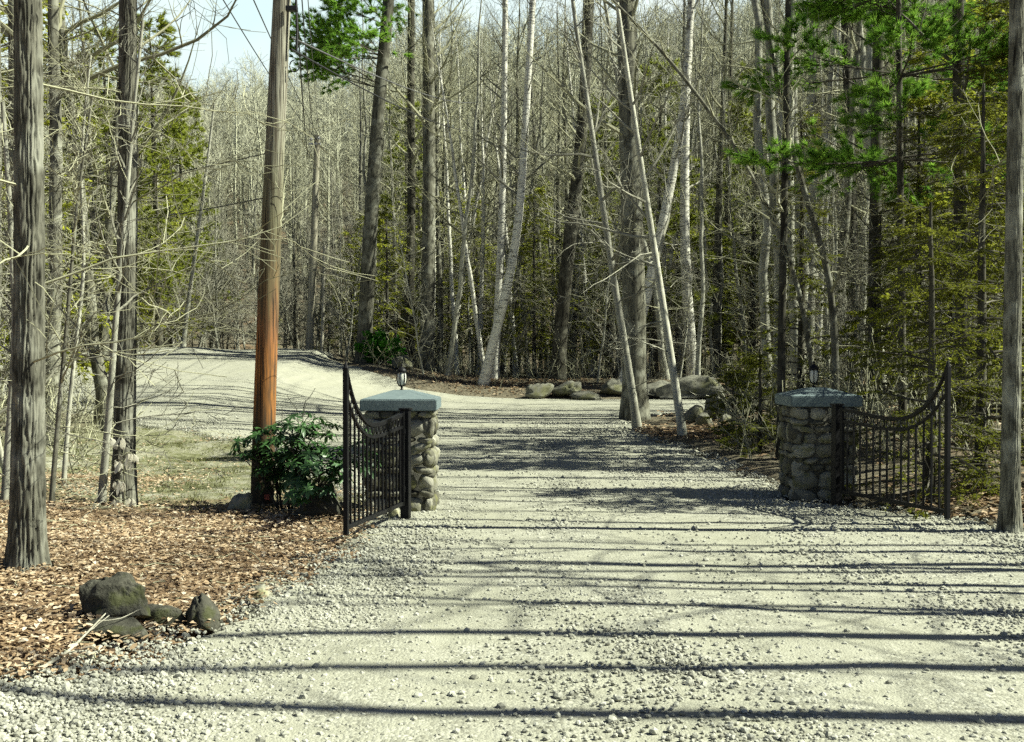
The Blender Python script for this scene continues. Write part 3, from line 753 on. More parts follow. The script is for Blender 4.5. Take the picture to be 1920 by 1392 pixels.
# hemlock in front of the right gate
def hemlock(label, px, d, Ht, seed, n1=60, spread=0.24, name="hemlock_tree", dens=1.0, mat='hemlock', c0=0.06, k=15, ln=0.062, group=None, wd=0.006, n2=15):
    r = np.random.default_rng(seed)
    TP, TR = trunk_path(r, Ht, Ht * 0.011 + 0.008, wob_=0.015)
    c = hemlock_crown(r, TP, TR, Ht, n1=n1, spread=spread, dens=dens, c0=c0, k=k, ln=ln, wd=wd, n2=n2)
    X = gx(px, d)
    return tree(name, label, "tree", (X, d, float(H(X, d))), TP, TR, c, [M['twig_dark'], M[mat]], M['bark_dark'], 8, group=group)
hemlock("young hemlock with drooping sprays hanging over the right gate", 1745, 11.4, 3.3, 50, 46, 0.34, dens=0.8)
hemlock("bushy hemlock between the right gate and the sunlit grey tree", 1840, 12.2, 4.6, 51, 62, 0.3)
hemlock("tall dark hemlock behind the right gate", 1720, 19.5, 6.0, 52, 80, 0.24, dens=0.5, k=14, ln=0.09, wd=0.009)
hemlock("tall olive hemlock behind the sunlit grey tree", 1905, 15.2, 6.8, 53, 95, 0.23, dens=0.6, k=14, ln=0.09, wd=0.009)
hemlock("hemlock sapling in the brush left of the right pillar", 1425, 17.8, 1.9, 54, 34, 0.45, dens=0.9)
hemlock("low hemlock sapling beside the road boulders near the leaning sapling", 1375, 21.5, 1.5, 55, 30, 0.5, dens=0.9)
hemlock("thin hemlock rising behind the right pillar", 1500, 22.0, 6.5, 56, 70, 0.17, dens=0.5, k=12, ln=0.10, wd=0.011)

# ------------------------------------------------------------------ the copied wood
PROTO = {}
def proto(kind, i, seed):
    r = np.random.default_rng(seed)
    if kind == 'bare':
        Ht = r.uniform(16, 20); TP, TR = trunk_path(r, Ht, r.uniform(0.11, 0.19), (r.normal(0, 0.025), r.normal(0, 0.02)), wob_=0.03)
        c = bare_crown(r, TP, TR, Ht, crown0=r.uniform(0.28, 0.5), n1=15, n2=6, n3=3, low=18, fine=1.3, low0=0.08)
        tm, cm, mats = M['bark'], M['twig'], None
    if kind == 'slim':
        Ht = r.uniform(13, 16); TP, TR = trunk_path(r, Ht, r.uniform(0.075, 0.115), (r.normal(0, 0.012), r.normal(0, 0.02)), wob_=0.065)
        c = bare_crown(r, TP, TR, Ht, crown0=0.66, n1=8, n2=3, n3=2, low=7, fine=1.1, low0=0.2, spread=0.14)
        tm, cm = M['bark_pale'], M['twig']
    if kind == 'dark':
        Ht = r.uniform(17, 21); TP, TR = trunk_path(r, Ht, r.uniform(0.15, 0.24), wob_=0.015)
        c = bare_crown(r, TP, TR, Ht, crown0=0.5, n1=11, n2=5, n3=3, low=24, fine=1.4, low0=0.08)
        tm, cm = M['bark_dark'], M['twig']
    if kind == 'birch':
        Ht = r.uniform(14, 17); TP, TR = trunk_path(r, Ht, r.uniform(0.09, 0.13), (r.normal(0, 0.06), r.normal(0, 0.04)), wob_=0.03)
        c = bare_crown(r, TP, TR, Ht, crown0=0.4, n1=13, n2=6, n3=3, low=9, fine=1.3)
        tm, cm = M['birch'], M['twig']
    if kind == 'sapling':
        Ht = r.uniform(5, 8); TP, TR = trunk_path(r, Ht, r.uniform(0.028, 0.05), (r.normal(0, 0.07), r.normal(0, 0.05)), wob_=0.05, flare=1.1)
        c = bare_crown(r, TP, TR, Ht, crown0=0.14, n1=30, n2=7, n3=4, low=0, spread=0.34, fine=1.6)
        tm, cm = M['bark_pale'], M['twig_pale']
    if kind == 'hemlock':
        Ht = r.uniform(7, 10); TP, TR = trunk_path(r, Ht, 0.09, wob_=0.015)
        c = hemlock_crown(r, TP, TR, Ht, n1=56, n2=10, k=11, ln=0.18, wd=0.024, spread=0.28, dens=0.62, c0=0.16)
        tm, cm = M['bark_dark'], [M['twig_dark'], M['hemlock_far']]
    if kind == 'pine':
        Ht = r.uniform(14, 17); TP, TR = trunk_path(r, Ht, 0.17, wob_=0.015)
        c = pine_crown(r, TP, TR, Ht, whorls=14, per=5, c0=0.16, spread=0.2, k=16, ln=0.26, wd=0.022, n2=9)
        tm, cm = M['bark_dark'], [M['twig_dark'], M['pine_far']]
    b = Buf(); b.add(*tubes(TP, TR, 9))
    return b.mesh("trunk", tm), c.mesh("crown", cm, smooth=False, attr=True)
names = dict(slim=("bare_tree", "tree"), bare=("bare_tree", "tree"), dark=("bare_tree", "tree"), birch=("birch_tree", "tree"), sapling=("sapling", "sapling"), hemlock=("hemlock_tree", "tree"), pine=("pine_tree", "tree"))
for kind, nvar in (('bare', 8), ('dark', 4), ('slim', 5), ('birch', 3), ('sapling', 6), ('hemlock', 5), ('pine', 3)):
    for i in range(nvar):
        PROTO[kind, i] = [proto(kind, i, 100 + hash_ * 31 + i) for hash_ in [len(kind) * 7 + ord(kind[0])]][0]
NV = dict(slim=5, bare=8, dark=4, birch=3, sapling=6, hemlock=5, pine=3)
FIRST = {}
LABELS = {
    'slim': {'behind': ("slender straight grey stem at the front of the wood beyond the road", "slender stems fronting the wood beyond the road"), 'side': ("slender straight bare tree at the right roadside", "slender bare trees along the right roadside")},
    'bare': {'behind': ("slim bare grey tree in the dense wood beyond the gravel road", "bare trees of the wood beyond the road"),
             'verge': ("slim bare grey tree in the wood left of the mossy verge", "bare trees of the left wood"),
             'side': ("slim bare grey tree in the wood right of the drive", "bare trees of the right wood")},
    'dark': {'behind': ("dark barked bare tree in the dense wood beyond the gravel road", "dark barked trees beyond the road"),
             'verge': ("dark barked bare tree in the wood left of the mossy verge", "dark barked trees of the left wood"),
             'side': ("dark barked bare tree in the wood right of the drive", "dark barked trees of the right wood")},
    'birch': {'behind': ("white barked birch deep in the wood beyond the gravel road", "birches deep in the wood beyond the road"),
              'verge': ("white barked birch in the wood left of the mossy verge", "birches of the left wood"),
              'side': ("white barked birch in the wood right of the drive", "birches of the right wood")},
    'sapling': {'behind': ("thin pale leafless sapling in the understorey beyond the gravel road", "saplings beyond the road"),
                'verge': ("thin pale leafless sapling in the understorey left of the mossy verge", "saplings of the left wood"),
                'side': ("thin pale leafless sapling in the understorey right of the drive", "saplings of the right wood")},
    'hemlock': {'behind': ("olive green hemlock among bare trees beyond the gravel road", "hemlocks beyond the road"),
                'verge': ("olive green hemlock among bare trees left of the mossy verge", "hemlocks of the left wood"),
                'side': ("olive green hemlock among bare trees right of the drive", "hemlocks of the right wood")},
    'pine': {'behind': ("tall yellow green pine among bare trees beyond the gravel road", "pines beyond the road"),
             'verge': ("tall yellow green pine in the wood left of the mossy verge", "pines of the left wood"),
             'side': ("tall yellow green pine in the wood right of the drive", "pines of the right wood")},
}
placed = []
def put(kind, x, y, scale=1.0, region=None):
    i = int(rng.integers(NV[kind]))
    if region is None:
        region = 'behind' if y > 38 else ('verge' if x < 0 else 'side')
    lab, grp = LABELS[kind][region]
    z = float(H(x, y))
    rot = float(rng.uniform(0, 6.283)); tl = 0.03 if region == 'side' or kind in ('bare', 'dark', 'pine', 'hemlock') else 0.085
    tilt = (float(rng.normal(0, tl)), float(rng.normal(0, tl)))
    if (kind, i) not in FIRST:
        nm, cat = names[kind]
        o = thing(nm, lab, cat, (x, y, z), rot, grp)
        o.rotation_euler = (tilt[0], tilt[1], rot); o.scale = (scale,) * 3
        obj("trunk", PROTO[kind, i][0], o); obj("crown", PROTO[kind, i][1], o)
        FIRST[kind, i] = o
    else:
        dup(FIRST[kind, i], (x, y, z), rot, scale, lab, grp, tilt)
    placed.append((x, y))

KEEP_OUT = [(gx(p, d), d) for p, d in ((681, 43), (800, 43), (905, 41), (926, 42), (1045, 42), (1300, 43), (1190, 40), (1190, 27), (1197, 23.6), (1283, 21), (770, 46), (342, 48))]
def ok(x, y, dmin, road=0.6):
    if on_road(x, y, road): return False
    if any((x - a) ** 2 + (y - b) ** 2 < 1.0 for a, b in KEEP_OUT): return False
    return all((x - a) ** 2 + (y - b) ** 2 > dmin * dmin for a, b in placed)

def fill(kind, n, y0, y1, x0=None, x1=None, px0=-150, px1=2070, dmin=1.0, sc=(0.85, 1.15), tries=40, cond=None, ypow=1.0):
    k = 0
    for _ in range(n * tries):
        if k >= n: break
        y = y0 + (y1 - y0) * rng.random() ** ypow
        a = gx(px0, y) if x0 is None else x0; e = gx(px1, y) if x1 is None else x1
        x = a + (e - a) * rng.random()
        if cond is not None and not cond(x, y): continue
        if kind in ('bare', 'dark', 'hemlock', 'pine') and 39 < y < 44.6 and -8.5 < x < 13: continue      # open front of the wood
        if not ok(x, y, dmin): continue
        put(kind, x, y, rng.uniform(*sc)); k += 1
    return k

corridor = lambda x, y: 960 + x / y * F < 230 or 960 + x / y * F > 690     # the gap where the hillside and sky show
# beyond the road, right two thirds
fill('bare', 50, 41, 66, px0=690, dmin=1.1, ypow=1.2)
fill('dark', 11, 42, 70, px0=690, dmin=1.2)
fill('birch', 26, 41, 60, px0=720, dmin=1.2)
fill('slim', 34, 40.4, 52, px0=690, dmin=0.7, sc=(0.7, 1.1))
fill('bare', 84, 60, 104, px0=660, dmin=1.3)
fill('hemlock', 9, 45, 54, px0=700, px1=1080, dmin=1.6, sc=(0.5, 1.05))
fill('hemlock', 36, 42, 66, px0=650, dmin=1.5, sc=(0.5, 1.4))
fill('pine', 18, 42, 62, px0=700, dmin=1.6, sc=(0.55, 1.0))
fill('sapling', 80, 40, 64, px0=640, dmin=0.6, sc=(0.5, 1.15))
# right of the drive
fill('bare', 8, 24.5, 40, px0=1480, dmin=1.0, sc=(0.6, 0.95), cond=lambda x, y: x > 6.5)
fill('sapling', 12, 15, 40, px0=1440, dmin=0.6, sc=(0.35, 0.8), cond=lambda x, y: x > 6.2)
fill('hemlock', 9, 19, 42, px0=1520, dmin=1.4, sc=(0.5, 1.0), cond=lambda x, y: x > 7.5)
fill('dark', 6, 22, 40, px0=1560, dmin=1.2, cond=lambda x, y: x > 5)
# left wood
fill('bare', 26, 15, 50, px0=-250, px1=300, dmin=1.2, sc=(0.7, 1.0), cond=lambda x, y: x < -7)
fill('sapling', 22, 10.5, 56, px0=-150, px1=330, dmin=0.6, sc=(0.45, 1.0), cond=lambda x, y: x < -5.2 and (y > 44 or 960 + x / y * F < 75))
fill('hemlock', 32, 17, 58, px0=-100, px1=330, dmin=1.6, sc=(0.5, 1.3), cond=lambda x, y: x < -9)
fill('birch', 5, 46, 66, px0=-60, px1=330, dmin=1.5)
fill('pine', 5, 40, 66, px0=120, px1=345, dmin=2.5, sc=(0.8, 1.15), cond=lambda x, y: x < -12)
put('pine', gx(300, 52), 52, 1.1); put('pine', gx(215, 47), 47, 0.95)
# beyond the crest of the road, low enough to leave the hillside in view
fill('sapling', 60, 48, 74, px0=230, px1=700, dmin=0.8, sc=(0.6, 1.25))
fill('bare', 24, 56, 100, px0=240, px1=700, dmin=1.6, sc=(0.5, 0.72))
fill('hemlock', 16, 50, 78, px0=260, px1=700, dmin=2.0, sc=(0.35, 0.6))
fill('bare', 34, 88, 125, px0=200, px1=760, dmin=1.6, sc=(0.6, 0.8))
# roadside trees to the right of the frame: they throw the long shadows over the drive
for d0, x, s in ((5.0, 7.6, 1.05), (5.72, 8.2, 1.0), (6.28, 7.2, 0.9), (6.75, 9.2, 0.75), (7.7, 7.8, 0.7), (8.75, 8.4, 0.85), (9.25, 9.5, 0.7), (10.5, 7.6, 0.75), (11.75, 9.0, 0.75), (12.8, 8.2, 0.8), (13.2, 10.0, 0.95),
                 (14.3, 9.2, 0.8), (15.2, 10.4, 1.0), (16.6, 10.2, 0.8), (17.9, 11.4, 1), (19.4, 11.0, 0.9), (21.5, 12.5, 1), (23.5, 12.0, 0.9), (26, 13.5, 1), (28.5, 14.5, 1)):
    put('slim', x, d0 - x * 0.0525, s, 'side')
for d0, x, s in ((6.55, 6.4, 0.5), (7.25, 6.9, 0.45), (8.1, 7.0, 0.5), (8.45, 9.6, 0.6), (9.0, 7.2, 0.5), (11.0, 8.0, 0.5), (12.0, 9.6, 0.55), (13.8, 8.8, 0.55), (14.8, 9.4, 0.5), (15.9, 9.3, 0.55), (17.2, 10, 0.6), (18.6, 10.2, 0.6), (20.4, 11.2, 0.6), (22.4, 11.6, 0.6)):
    put('slim', x, d0 - x * 0.0525, s * 1.25, 'side')
for d0, x, s in ((24.6, 6.4, 1.35), (27.0, 7.0, 1.4), (29.0, 6.8, 1.5), (30.5, 8.2, 1.45), (40.0, 14.5, 1.5), (41.0, 11.0, 1.5), (39.8, 9.5, 1.45), (42.5, 6.0, 1.5), (25.6, 8.6, 1.4), (23.2, 5.6, 1.3), (28.2, 9.4, 1.5)):
    put('slim', x, d0, s, 'side' if d0 < 38 else 'behind')
print("placed", len(placed))

# far wooded hillside: one mass
def far_wood():
    r = np.random.default_rng(77)
    lib = []
    for i in range(7):
        Ht = r.uniform(11, 15)
        TP, TR = trunk_path(r, Ht, 0.16, (r.normal(0, 0.03), 0), npt=6, wob_=0.03, flare=1)
        b = Buf(); b.add(*tubes(TP, TR, 4))
        P1, R1, t = grow(r, TP, TR, 20, 0.2, 0.98, (30, 70), (lambda t, q: Ht * 0.26 * (1.2 - 0.9 * t) * q.uniform(0.7, 1.2, len(t))), 4, 0.15, (0, 0, 0.08), 0.5, 0.02)
        b.add(*tubes(P1, R1, 3))
        P2, R2, t = grow(r, P1, R1, 7, 0.2, 1.0, (25, 60), (lambda t, q: q.uniform(0.7, 1.8, len(t))), 3, 0.15, (0, 0, 0.08), 0.7, 0.014)
        b.add(*tubes(P2, R2, 3))
        lib.append(b.merged()[:2])
    buf = Buf()
    n = 0
    while n < 1800:
        y = 92 + 150 * r.random() ** 0.85
        px = r.uniform(-120, 2040)
        if 760 < px and r.random() < 0.12: continue
        x = gx(px, y); s = r.uniform(0.75, 1.2) * (1.35 if px > 730 else 1.0); th = r.uniform(0, 6.283); c, sn = math.cos(th), math.sin(th)
        V, Q = lib[n % 7]
        W_ = np.stack([V[:, 0] * c - V[:, 1] * sn, V[:, 0] * sn + V[:, 1] * c, V[:, 2]], 1) * s + np.array([x, y, float(H(x, y))])
        buf.add(W_, Q); n += 1
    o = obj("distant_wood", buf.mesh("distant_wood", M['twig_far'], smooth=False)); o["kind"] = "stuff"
    o["label"] = "grey leafless wood covering the far hillside"
far_wood()

# underbrush along the wood's edge: dead twigs and stems
def brush():
    r = np.random.default_rng(5)
    n = 2600
    y = r.uniform(40.5, 62, n); px = r.uniform(560, 2000, n)
    k = r.random(n) < 0.25; y[k] = r.uniform(13, 30, k.sum()); px[k] = r.uniform(1380, 1980, k.sum())
    k2 = r.random(n) < 0.12; y[k2] = r.uniform(13, 40, k2.sum()); px[k2] = r.uniform(-60, 200, k2.sum())
    x = gx(px, y)
    m = ~on_road(x, y, 0.4) & ~((y < 16) & (np.abs(x) < 4.3))
    x, y = x[m], y[m]
    P = np.zeros((len(x), 5, 3)); P[:, 0] = np.stack([x, y, H(x, y)], -1)
    L = r.uniform(0.35, 1.6, len(x)); d = unit(np.stack([r.normal(0, 0.45, len(x)), r.normal(0, 0.45, len(x)), np.ones(len(x))], -1))
    for i in range(1, 5):
        d = unit(d + r.normal(0, 0.16, d.shape)); P[:, i] = P[:, i - 1] + d * (L / 4)[:, None]
    R = np.broadcast_to(np.linspace(1, 0.5, 5)[None] * 0.009, P.shape[:2])
    b = Buf(); b.add(*tubes(P, R, 3))
    P2, R2, _ = grow(r, P, R, 4, 0.3, 1, (25, 60), (lambda t, q: q.uniform(0.2, 0.6, len(t))), 3, 0.15, (0, 0, 0.03), 0.8, 0.005)
    b.add(*tubes(P2, R2, 3))
    o = obj("undergrowth", b.mesh("undergrowth", M['twig'], smooth=False)); o["kind"] = "stuff"; o["label"] = "leafless brush on the woodland floor"
brush()

# ------------------------------------------------------------------ rocks
def rock(name, label, px, py, d, w, dp, h, mat, seed, sub=4, sink=0.18, rotz=None, group=None, blocky=0.45, cat="rock", rough=0.24):
    r = np.random.default_rng(seed)
    V, T = ico(sub)
    V = np.sign(V) * np.abs(V) ** (1 - blocky)
    off = seed * 3.7
    for i in range(len(V)):
        p = V[i]
        k = 1 + rough * 1.6 * nz(p, 1.1, off) + rough * 0.7 * nz(p, 2.7, off) + rough * 0.35 * nz(p, 6.5, off)
        V[i] = p * k
    # flat break planes
    for _ in range(8 if cat == 'boulder' else 6):
        n_ = unit(r.normal(size=3)); lim = r.uniform(0.55, 0.92)
        q = V @ n_; ex = np.clip(q - lim, 0, None); V = V - 0.85 * ex[:, None] * n_
    V = V / np.abs(V).max(0)
    V[:, :2] *= (0.9 - 0.38 * V[:, 2:3])
    V = V / np.abs(V).max(0)
    V = V * np.array([w / 2, dp / 2, h / 2 * (1 + sink)])
    th = r.uniform(-0.4, 0.4) if rotz is None else rotz
    X = gx(px, d)
    b = Buf(); b.add(V, T=T)
    o = obj(name, b.mesh(name, M[mat], smooth=True), None, (X, d, float(H(X, d)) + h / 2 * (1 - sink)), (0, 0, th))
    return tag(o, label, cat, group)
rock("rock", "big mossy rock on the leaf bank in front of the furrowed tree", 212, 1160, 6.4, 0.46, 0.40, 0.29, 'rock_moss', 1, 5, rotz=0.1)
rock("rock", "low dark slab below the big mossy rock", 218, 1190, 6.1, 0.60, 0.34, 0.12, 'rock_moss', 2, 4)
rock("rock", "small rounded rock right of the big mossy rock", 380, 1165, 6.42, 0.25, 0.24, 0.20, 'rock_moss', 3, 4)
rock("rock", "low dark mossy stone bridging the big mossy rock and the small rounded rock", 305, 1168, 6.45, 0.30, 0.26, 0.13, 'rock_moss', 12, 4)
rock("rock", "half buried grey stone at the gravel edge near the rounded rock", 482, 1120, 7.2, 0.2, 0.18, 0.09, 'rock_pale', 4, 4)
rock("rock", "grey rock at the foot of the utility pole", 452, 975, 10.9, 0.28, 0.30, 0.22, 'rock_pale', 5, 4)
rock("boulder", "dark boulder under the rhododendron beside the left gate", 600, 980, 10.75, 0.55, 0.45, 0.34, 'rock_moss', 6, 4, cat="boulder")
rock("rock", "pale stone under the bottom of the left gate", 738, 968, 10.75, 0.17, 0.16, 0.12, 'rock_pale', 7, 3)
rock("rock", "small pale stone at the foot of the left pillar's gate side", 722, 950, 11.2, 0.14, 0.13, 0.10, 'rock_pale', 8, 3)
bl = [("pale wedge boulder first in the row along the far road edge", 1013, 39.3, 1.2, 0.9, 0.75, .2), ("square grey boulder in the middle of the row along the far road edge", 1062, 39.1, 1.35, 1.0, 0.8, -.1),
      ("small low boulder last in the row along the far road edge", 1100, 38.9, 1.2, 0.8, 0.5, .1), ("dark boulder half hidden behind the broad grey trunk", 1150, 39.4, 1.0, 0.9, 0.85, 0),
      ("grey slab boulder left of the long flat boulder", 1242, 39.6, 1.9, 1.0, 0.75, 0.1), ("long flat boulder below the upright white birch", 1312, 39.8, 3.1, 1.5, 1.1, -.12),
      ("pale flat boulder right of the long flat boulder", 1402, 40.2, 1.5, 1.0, 0.85, .1), ("pale boulder farthest along the row behind the brush", 1438, 39.6, 0.9, 0.8, 0.6, .1),
      ("round stump shaped boulder at the road edge above the left lantern", 752, 42.3, 1.05, 1.0, 0.95, 0.6)]
for i, (lab, px, d, w, dp, h, rz) in enumerate(bl):
    rock("boulder", lab, px, 0, d + 0.5 * math.sin(i * 2.3), w * 1.05, dp, h * 0.74, 'boulder', 20 + i, 4, rotz=rz + 0.3 * math.sin(i * 5.1), cat="boulder", blocky=0.5, rough=0.42)
pile = [(1302, 25.5, .65, .45), (1330, 25.0, .5, .42), (1318, 24.0, .42, .36), (1352, 25.6, .6, .5), (1378, 25.2, .55, .42), (1396, 26.2, .6, .5), (1415, 25.0, .5, .35), (1345, 26.6, .9, .75), (1440, 26.0, .6, .45), (1362, 23.9, .38, .26)]
for i, (px, d, w, h) in enumerate(pile):
    rock("rock", "pale angular rock in the heap beyond the leaning sapling", px, 0, d, w, w * 0.9, h, 'boulder', 60 + i, 3, group="rocks heaped beyond the leaning sapling")

# ------------------------------------------------------------------ gate pillars
def pillar(label, cx, cy, seed, w=0.70, hgt=1.06):
    r = np.random.default_rng(seed)
    z0 = float(H(cx, cy)) - 0.03
    t = thing("gate_pillar", label, "pillar", (cx, cy, z0))
    b = Buf(); box(b, (0, 0, hgt / 2), (w - 0.075, w - 0.075, hgt), m=0, a=0.5)
    iv, it = ico(3)
    half = w / 2
    for face in range(4):
        z = 0.0
        while z < hgt - 0.03:
            rh = min(r.choice([0.07, 0.11, 0.15, 0.2]) * r.uniform(0.85, 1.15), hgt - z)
            if hgt - z - rh < 0.06: rh = hgt - z
            x = -half + 0.0
            while x < half - 0.02:
                sw = min(r.uniform(0.09, 0.27), half - x)
                if half - x - sw < 0.07: sw = half - x
                dz = 0.0
                V = iv.copy()
                V = np.sign(V) * np.abs(V) ** r.uniform(0.62, 0.85)
                off = r.uniform(0, 100)
                for i in range(len(V)):
                    V[i] *= 1 + 0.26 * nz(V[i], 1.2, off) + 0.12 * nz(V[i], 2.7, off)
                dep = r.uniform(0.055, 0.085)
                V = V * np.array([sw / 2 * r.uniform(0.93, 1.02), dep, rh / 2 * r.uniform(0.92, 1.03)])
                a_ = r.normal(0, 0.17); c, s = math.cos(a_), math.sin(a_)
                V = np.stack([V[:, 0] * c - V[:, 2] * s, V[:, 1], V[:, 0] * s + V[:, 2] * c], 1)
                V = V + np.array([x + sw / 2, -(half - 0.055), z + rh / 2])
                for _ in range(face): V = np.stack([-V[:, 1], V[:, 0], V[:, 2]], 1)
                b.add(V, T=it, m=1, a=float(np.clip(r.normal(0.5, 0.27), 0, 1)))
                x += sw
            z += rh
    obj("shaft", b.mesh("shaft", [M['mortar'], M['cobble']], smooth=True, attr=True), t)
    cw, e = 0.775, 0.115
    import bmesh
    bm = bmesh.new()
    lo = [bm.verts.new((sx * cw / 2, sy * cw / 2, hgt)) for sx, sy in ((-1, -1), (1, -1), (1, 1), (-1, 1))]
    hi = [bm.verts.new((sx * cw / 2, sy * cw / 2, hgt + e)) for sx, sy in ((-1, -1), (1, -1), (1, 1), (-1, 1))]
    tp = [bm.verts.new((sx * 0.09, sy * 0.09, hgt + e + 0.085)) for sx, sy in ((-1, -1), (1, -1), (1, 1), (-1, 1))]
    bm.faces.new(lo[::-1]); bm.faces.new(tp)
    for i in range(4):
        j = (i + 1) % 4
        bm.faces.new((lo[i], lo[j], hi[j], hi[i])); bm.faces.new((hi[i], hi[j], tp[j], tp[i]))
    bmesh.ops.bevel(bm, geom=list(bm.edges), offset=0.008, segments=2, affect='EDGES')
    me = bpy.data.meshes.new("cap"); bm.to_mesh(me); bm.free(); me.materials.append(M['cap'])
    obj("cap", me, t)
    return z0 + hgt + e + 0.085
PLX, PLY = -1.15, 11.45
PRX, PRY = 3.43, 12.33
ztl = pillar("cobblestone pillar with blue grey cap left of the drive", PLX, PLY, 3)
ztr = pillar("cobblestone pillar with blue grey cap right of the drive", PRX, PRY, 4)

def lantern(label, x, y, z, sc=1.0):
    t = thing("lantern", label, "lantern", (x, y, z - 0.012)); t.scale = (sc,) * 3
    b = Buf(); lathe(b, [(0.0, 0), (0.045, 0), (0.045, 0.012), (0.014, 0.022), (0.011, 0.05), (0.02, 0.055), (0.036, 0.062), (0.036, 0.07), (0.0, 0.07)], 14); obj("base", b.mesh("base", M['iron']), t)
    b = Buf(); lathe(b, [(0.0, 0.071), (0.030, 0.071), (0.048, 0.10), (0.056, 0.15), (0.052, 0.20), (0.043, 0.228), (0.0, 0.228)], 18); obj("glass", b.mesh("glass", M['glass']), t)
    for i in range(6):
        a = i * math.pi / 3 + 0.25
        pr = np.array([(0.035, 0.066), (0.053, 0.10), (0.062, 0.15), (0.058, 0.20), (0.046, 0.232)])
        P = np.stack([pr[:, 0] * math.cos(a), pr[:, 0] * math.sin(a), pr[:, 1]], -1)
        b = Buf(); b.add(*tubes(P, np.full(5, 0.0055), 6)); obj("cage_bar", b.mesh("cage_bar", M['iron']), t)
    b = Buf(); lathe(b, [(0.0, 0.229), (0.060, 0.229), (0.066, 0.236), (0.055, 0.262), (0.030, 0.285), (0.012, 0.294), (0.009, 0.305), (0.016, 0.315), (0.012, 0.328), (0.0, 0.334)], 18); obj("roof", b.mesh("roof", M['iron']), t)
lantern("black caged lantern on the left pillar's cap", PLX + 0.0, PLY, ztl, 0.86)
lantern("black caged lantern on the right pillar's cap", PRX - 0.04, PRY, ztr, 0.92)

# ------------------------------------------------------------------ iron gates
def gate(label, post_label, hx, hy, ex, ey, zpost):
    z0 = float(H(hx, hy))
    L = math.hypot(ex - hx, ey - hy); th = math.atan2(ey - hy, ex - hx)
    p = tag(obj("gate_post", None), post_label, "post") if False else None
    b = Buf(); box(b, (0, 0, zpost / 2 - 0.05), (0.085, 0.085, zpost + 0.1), m=0, bev=0.006)
    box(b, (0, 0, zpost + 0.012), (0.11, 0.11, 0.022), m=0, bev=0.005)
    for zz in (0.30, 0.86): box(b, (0.055, 0, zz), (0.045, 0.03, 0.05), m=0, bev=0.004)
    po = obj("gate_post", b.mesh("gate_post", M['iron'], smooth=False), None, (hx, hy, z0), (0, 0, th)); tag(po, post_label, "post")
    t = thing("driveway_gate", label, "gate", (hx, hy, z0), th)
    top = lambda s: np.interp(s, [0, .15, .3, .45, .6, .7, .8, .86, .92, .96, 1], [1.03, 1.015, .995, .975, .975, 1.01, 1.09, 1.16, 1.27, 1.37, 1.50])
    low = lambda s: np.interp(s, [0, .15, .3, .45, .6, .7, .8, .86, .92, .96, 1], [.91, .90, .885, .87, .87, .90, .97, 1.03, 1.12, 1.19, 1.27])
    s0 = 0.075 / L
    def rail(name, f, hh, ww, n=40):
        s = np.linspace(s0, 1, n); z = f(s) if callable(f) else np.full(n, f)
        for _ in range(2): z[1:-1] = (z[:-2] + 2 * z[1:-1] + z[2:]) / 4
        V = []
        for (dy, dz) in ((-ww / 2, -hh / 2), (ww / 2, -hh / 2), (ww / 2, hh / 2), (-ww / 2, hh / 2)):
            V.append(np.stack([s * L, np.full(n, dy), z + dz], -1))
        V = np.stack(V, 1); idx = np.arange(n * 4).reshape(n, 4)
        a, b_ = idx[:-1], idx[1:]
        Q = np.stack([a, np.roll(a, -1, 1), np.roll(b_, -1, 1), b_], -1).reshape(-1, 4)
        b = Buf(); b.add(V.reshape(-1, 3), np.vstack([Q, [[0, 3, 2, 1]], [idx[-1]]]))
        return obj(name, b.mesh(name, M['iron'], smooth=False), t)
    rail("top_rail", top, 0.034, 0.030); rail("curved_rail", low, 0.026, 0.026); rail("bottom_rail", 0.17, 0.036, 0.030)
    b = Buf(); box(b, (s0 * L + 0.018, 0, 0.60), (0.038, 0.036, 0.90), bev=0.004); obj("hinge_stile", b.mesh("hinge_stile", M['iron'], smooth=False), t)
    b = Buf(); box(b, (L, 0, 0.80), (0.042, 0.040, 1.38), bev=0.004); lathe(b, [(0.024, 0), (0.014, 0.03), (0.0, 0.07)], 8, (L, 0, 1.488)); obj("latch_stile", b.mesh("latch_stile", M['iron'], smooth=False), t)
    n = 14
    for i in range(n):
        s = s0 + (1 - s0) * (i + 1) / (n + 1)
        zt = float(low(s)) - 0.01
        b = Buf(); box(b, (s * L, 0, (0.18 + zt) / 2), (0.0165, 0.0165, zt - 0.18), bev=0.002)
        obj("picket", b.mesh("picket", M['iron'], smooth=False), t)
    for i in range(15):
        s = s0 + (0.97 - s0) * (i + 0.5) / 15
        zc = (float(top(s)) + float(low(s))) / 2; rad = (float(top(s)) - float(low(s))) / 2 - 0.012
        a = np.linspace(0, 2 * np.pi, 19)[:-1]
        P = np.stack([s * L + 0.034 * np.cos(a), 0 * a, zc + rad * np.sin(a)], -1)
        nn = len(a); ring = []
        V = []
        for q in range(5):
            qa = q * 2 * np.pi / 5
            V.append(np.stack([s * L + (0.034 + 0.006 * math.cos(qa)) * np.cos(a), np.full(nn, 0.006 * math.sin(qa)), zc + (rad + 0.006 * math.cos(qa)) * np.sin(a)], -1))
        V = np.stack(V, 1); idx = np.arange(nn * 5).reshape(nn, 5); b_ = np.roll(idx, -1, 0)
        Q = np.stack([idx, np.roll(idx, -1, 1), np.roll(b_, -1, 1), b_], -1).reshape(-1, 4)
        b = Buf(); b.add(V.reshape(-1, 3), Q); obj("ring", b.mesh("ring", M['iron']), t)
gate("black iron gate swung open beside the rhododendron", "black square post carrying the left gate", -1.03, 10.62, -1.37, 9.05, 1.06)
gate("black iron gate swung open under hemlock sprays", "black square post carrying the right gate", 3.42, 11.55, 3.95, 9.95, 1.06)

